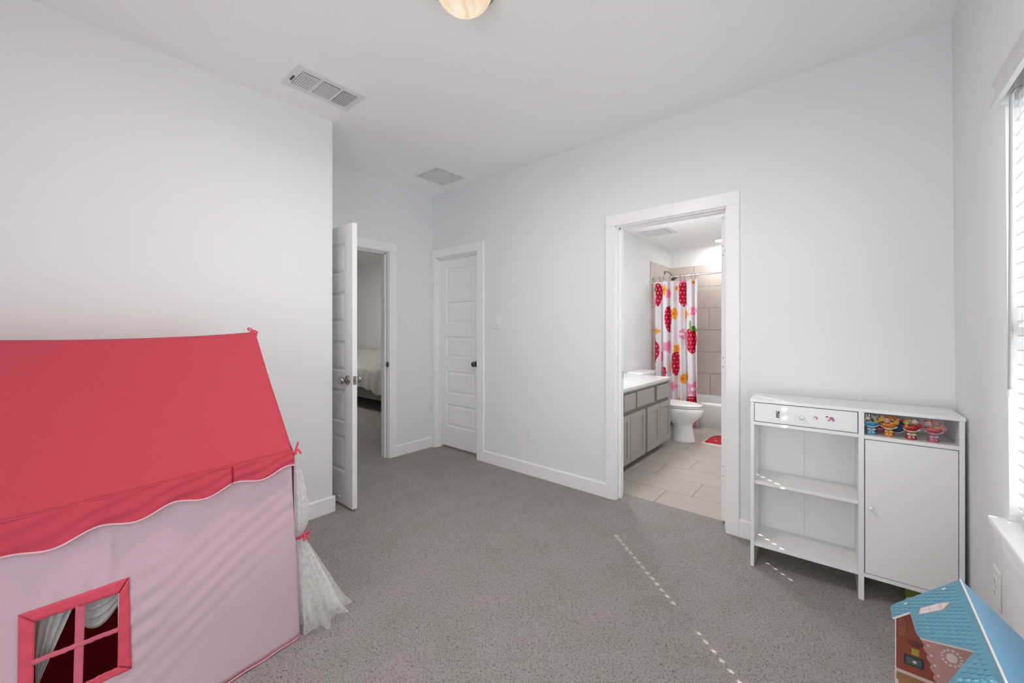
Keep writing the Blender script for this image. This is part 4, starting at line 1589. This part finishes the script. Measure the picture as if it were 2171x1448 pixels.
obj('flush_lever', MB().tube([(-1.89, 4.72, .68), (-1.875, 4.72, .68), (-1.872, 4.78, .672)], .006, 8), 'chrome', tk)
# strawberry bath mat
rug = thing('bath_mat', 'red strawberry shaped bath mat with cream border on the tile floor', 'bath mat', (-1.062, 5.015, 0))


def berry_outline(s, n=24):
    # tip at -x with a right-angled point, rounded leaf end at +x
    up = []
    for k in range(n + 1):
        d = k / n
        w = min(d * 1.0, 1) if d < .28 else None
        if w is None:
            t = (d - .28) / .72
            w = .28 + .16 * math.sin(min(1, t / .45) * PI / 2) if t < .45 else .44 * math.sqrt(max(0, 1 - ((t - .45) / .55) ** 2.4))
        up.append((-.30 + .56 * d, .56 * w))
    pts = [(p[0] * s, -p[1] * s) for p in up] + [(p[0] * s, p[1] * s) for p in up[-2:0:-1]]
    return pts


def berry_pts(s, z, rot=math.radians(-62)):
    return [(p[0] * math.cos(rot) - p[1] * math.sin(rot) - 0, p[0] * math.sin(rot) + p[1] * math.cos(rot), z) for p in berry_outline(s)]


RO = math.radians(45)
M['rugcream'] = mat('rug_cream', (.72, .62, .54), .95, noise=(60, .1), bump=(200, .6, .004))
M['rugred'] = mat('rug_red', (.50, .018, .03), .95, noise=(50, .25), bump=(160, .8, .006))
M['ruggreen'] = mat('rug_green', (.05, .09, .03), .95, noise=(50, .2), bump=(160, .8, .006))
obj('border', MB().loft([berry_pts(.98, .0, RO), berry_pts(.98, .012, RO), berry_pts(.94, .017, RO)]), 'rugcream', rug, local=True)
obj('berry_pile', MB().loft([berry_pts(.84, .015, RO), berry_pts(.84, .026, RO), berry_pts(.76, .038, RO), berry_pts(.4, .042, RO)]), 'rugred', rug, local=True)
for k in range(8):
    a, r = 2.4 * k, .05 + .015 * k
    obj('seed', MB().ball((r * math.cos(a), r * math.sin(a), .042), .011, .007, .004, 8, 5), 'rugcream', rug, local=True)
for k in range(3):
    a = RO + (k - 1) * .55
    obj('leaf', MB().ball((.17 * math.cos(a), .17 * math.sin(a), .040), .05, .028, .009, 10, 6), 'ruggreen', rug, local=True)
# fan and round light
fan = thing('exhaust_fan', 'white bathroom exhaust fan grille in the bathroom ceiling', 'fan', (-1.83, 4.98, BH))
mb = MB().box(-2.02, -1.64, 4.79, 5.17, BH - .006, BH)
obj('cover', mb, 'ventwhite', fan, bevel=.003)
obj('grille_back', MB().box(-1.965, -1.695, 4.845, 5.115, BH - .008, BH - .005), 'ventdark', fan)
mb = MB()
for k in range(15):
    x = -1.965 + .27 * (k + .5) / 15
    mb.box(x - .0055, x + .0055, 4.845, 5.115, BH - .013, BH - .008)
for k in range(5):
    y = 4.845 + .27 * (k + .5) / 5
    mb.box(-1.965, -1.695, y - .006, y + .006, BH - .014, BH - .008)
obj('grille', mb, 'ventwhite', fan)
dl = thing('recessed_light', 'round white recessed light in the bathroom ceiling over the tub', 'lamp', (-1.33, 6.0, BH))
obj('trim_ring', MB().lathe([(.072, -.001), (.072, -.005), (.095, -.006), (.10, -.003), (.10, 0)], (-1.33, 6.0, BH), 'z', 32, cap=False), 'ventwhite', dl)
obj('lens', MB().lathe([(.001, -.004), (.074, -.004), (.074, -.001), (.001, -.001)], (-1.33, 6.0, BH), 'z', 32, cap=False), mat('lit_lens', (1, 1, 1), .5, emit=(1, .98, .95), estr=140, noise=(5, .02)), dl)

# ------------------------------------------------------------------ next bedroom beyond the open door
struct('floor_bedroom', MB().box(-9.1, -3.624, .5, 4.5, -.06, 0), 'carpet', 'carpet of the darker bedroom beyond the doorway', 'floor')
struct('ceiling_bedroom', MB().box(-9.1, -3.61, .5, 4.5, H, H + .06), 'ceil', 'ceiling of the bedroom beyond the doorway', 'ceiling')
struct('wall_bedroom_back', MB().box(-9.1, -3.624, 4.40, 4.5, 0, H), 'bedwall', 'grey wall behind the bed in the next bedroom', 'wall')
struct('wall_bedroom_left', MB().box(-9.1, -9.0, .5, 4.4, 0, H), 'bedwall', 'end wall of the next bedroom', 'wall')
struct('wall_bedroom_front', MB().box(-9.0, -3.624, .5, .6, 0, H), 'bedwall', 'near wall of the next bedroom', 'wall')
struct('trim_4', MB().prism([(4.40, 2.743), (4.345, 2.743), (4.352, 2.722), (4.382, 2.690), (4.388, 2.665), (4.40, 2.660)], 'x', -9.0, -3.624), 'trim', 'crown moulding at the ceiling of the next bedroom', 'moulding')
bed = thing('bed', 'bed with rumpled white comforter seen through the open doorway', 'bed', (-6.4, 3.87, 0))
BX_0, BX_1, BY_0, BY_1 = -7.75, -5.05, 3.36, 4.36
obj('bed_frame', MB().box(BX_0, BX_1, BY_0 + .01, BY_1, .20, .36), 'bedframe', bed, bevel=.01)
for x in (BX_0 + .08, BX_1 - .08):
    for y in (BY_0 + .08, BY_1 - .08):
        obj('leg', MB().lathe([(.02, 0), (.03, .2)], (x, y, 0), 'z', 12), 'bedframe', bed)
obj('mattress', MB().box(BX_0 + .02, BX_1 - .02, BY_0 + .03, BY_1, .36, .62), 'bedding', bed, bevel=.04)


def quilt(u, v):
    x = BX_0 - .03 + (BX_1 - BX_0 + .06) * u
    L = v * 1.45
    wob = .012 * math.sin(14 * x + 5 * v) + .006 * math.sin(31 * x - 9 * v)
    if L < .36:
        hem = .33 + .035 * math.sin(5.2 * x + .8) + .012 * math.sin(21 * x)
        z = hem + (.66 - hem) * (L / .36)
        y = BY_0 - .035 + wob - .015 * math.sin(PI * L / .36)
    else:
        a = min(1, (L - .36) / .12)
        y = BY_0 - .03 + (L - .36) * .93
        hump = max(0, min(1, (y - 3.86) / .26))
        z = .66 + .045 * math.sin(a * PI / 2) + (.185 + .015 * math.sin(3.7 * x)) * hump * hump * (3 - 2 * hump) + .012 * math.sin(11 * x + 14 * L) + .008 * math.sin(25 * x - 20 * L)
    return (x, y, z)


obj('comforter', MB().grid(quilt, 150, 60), 'bedding', bed, solid=.02)
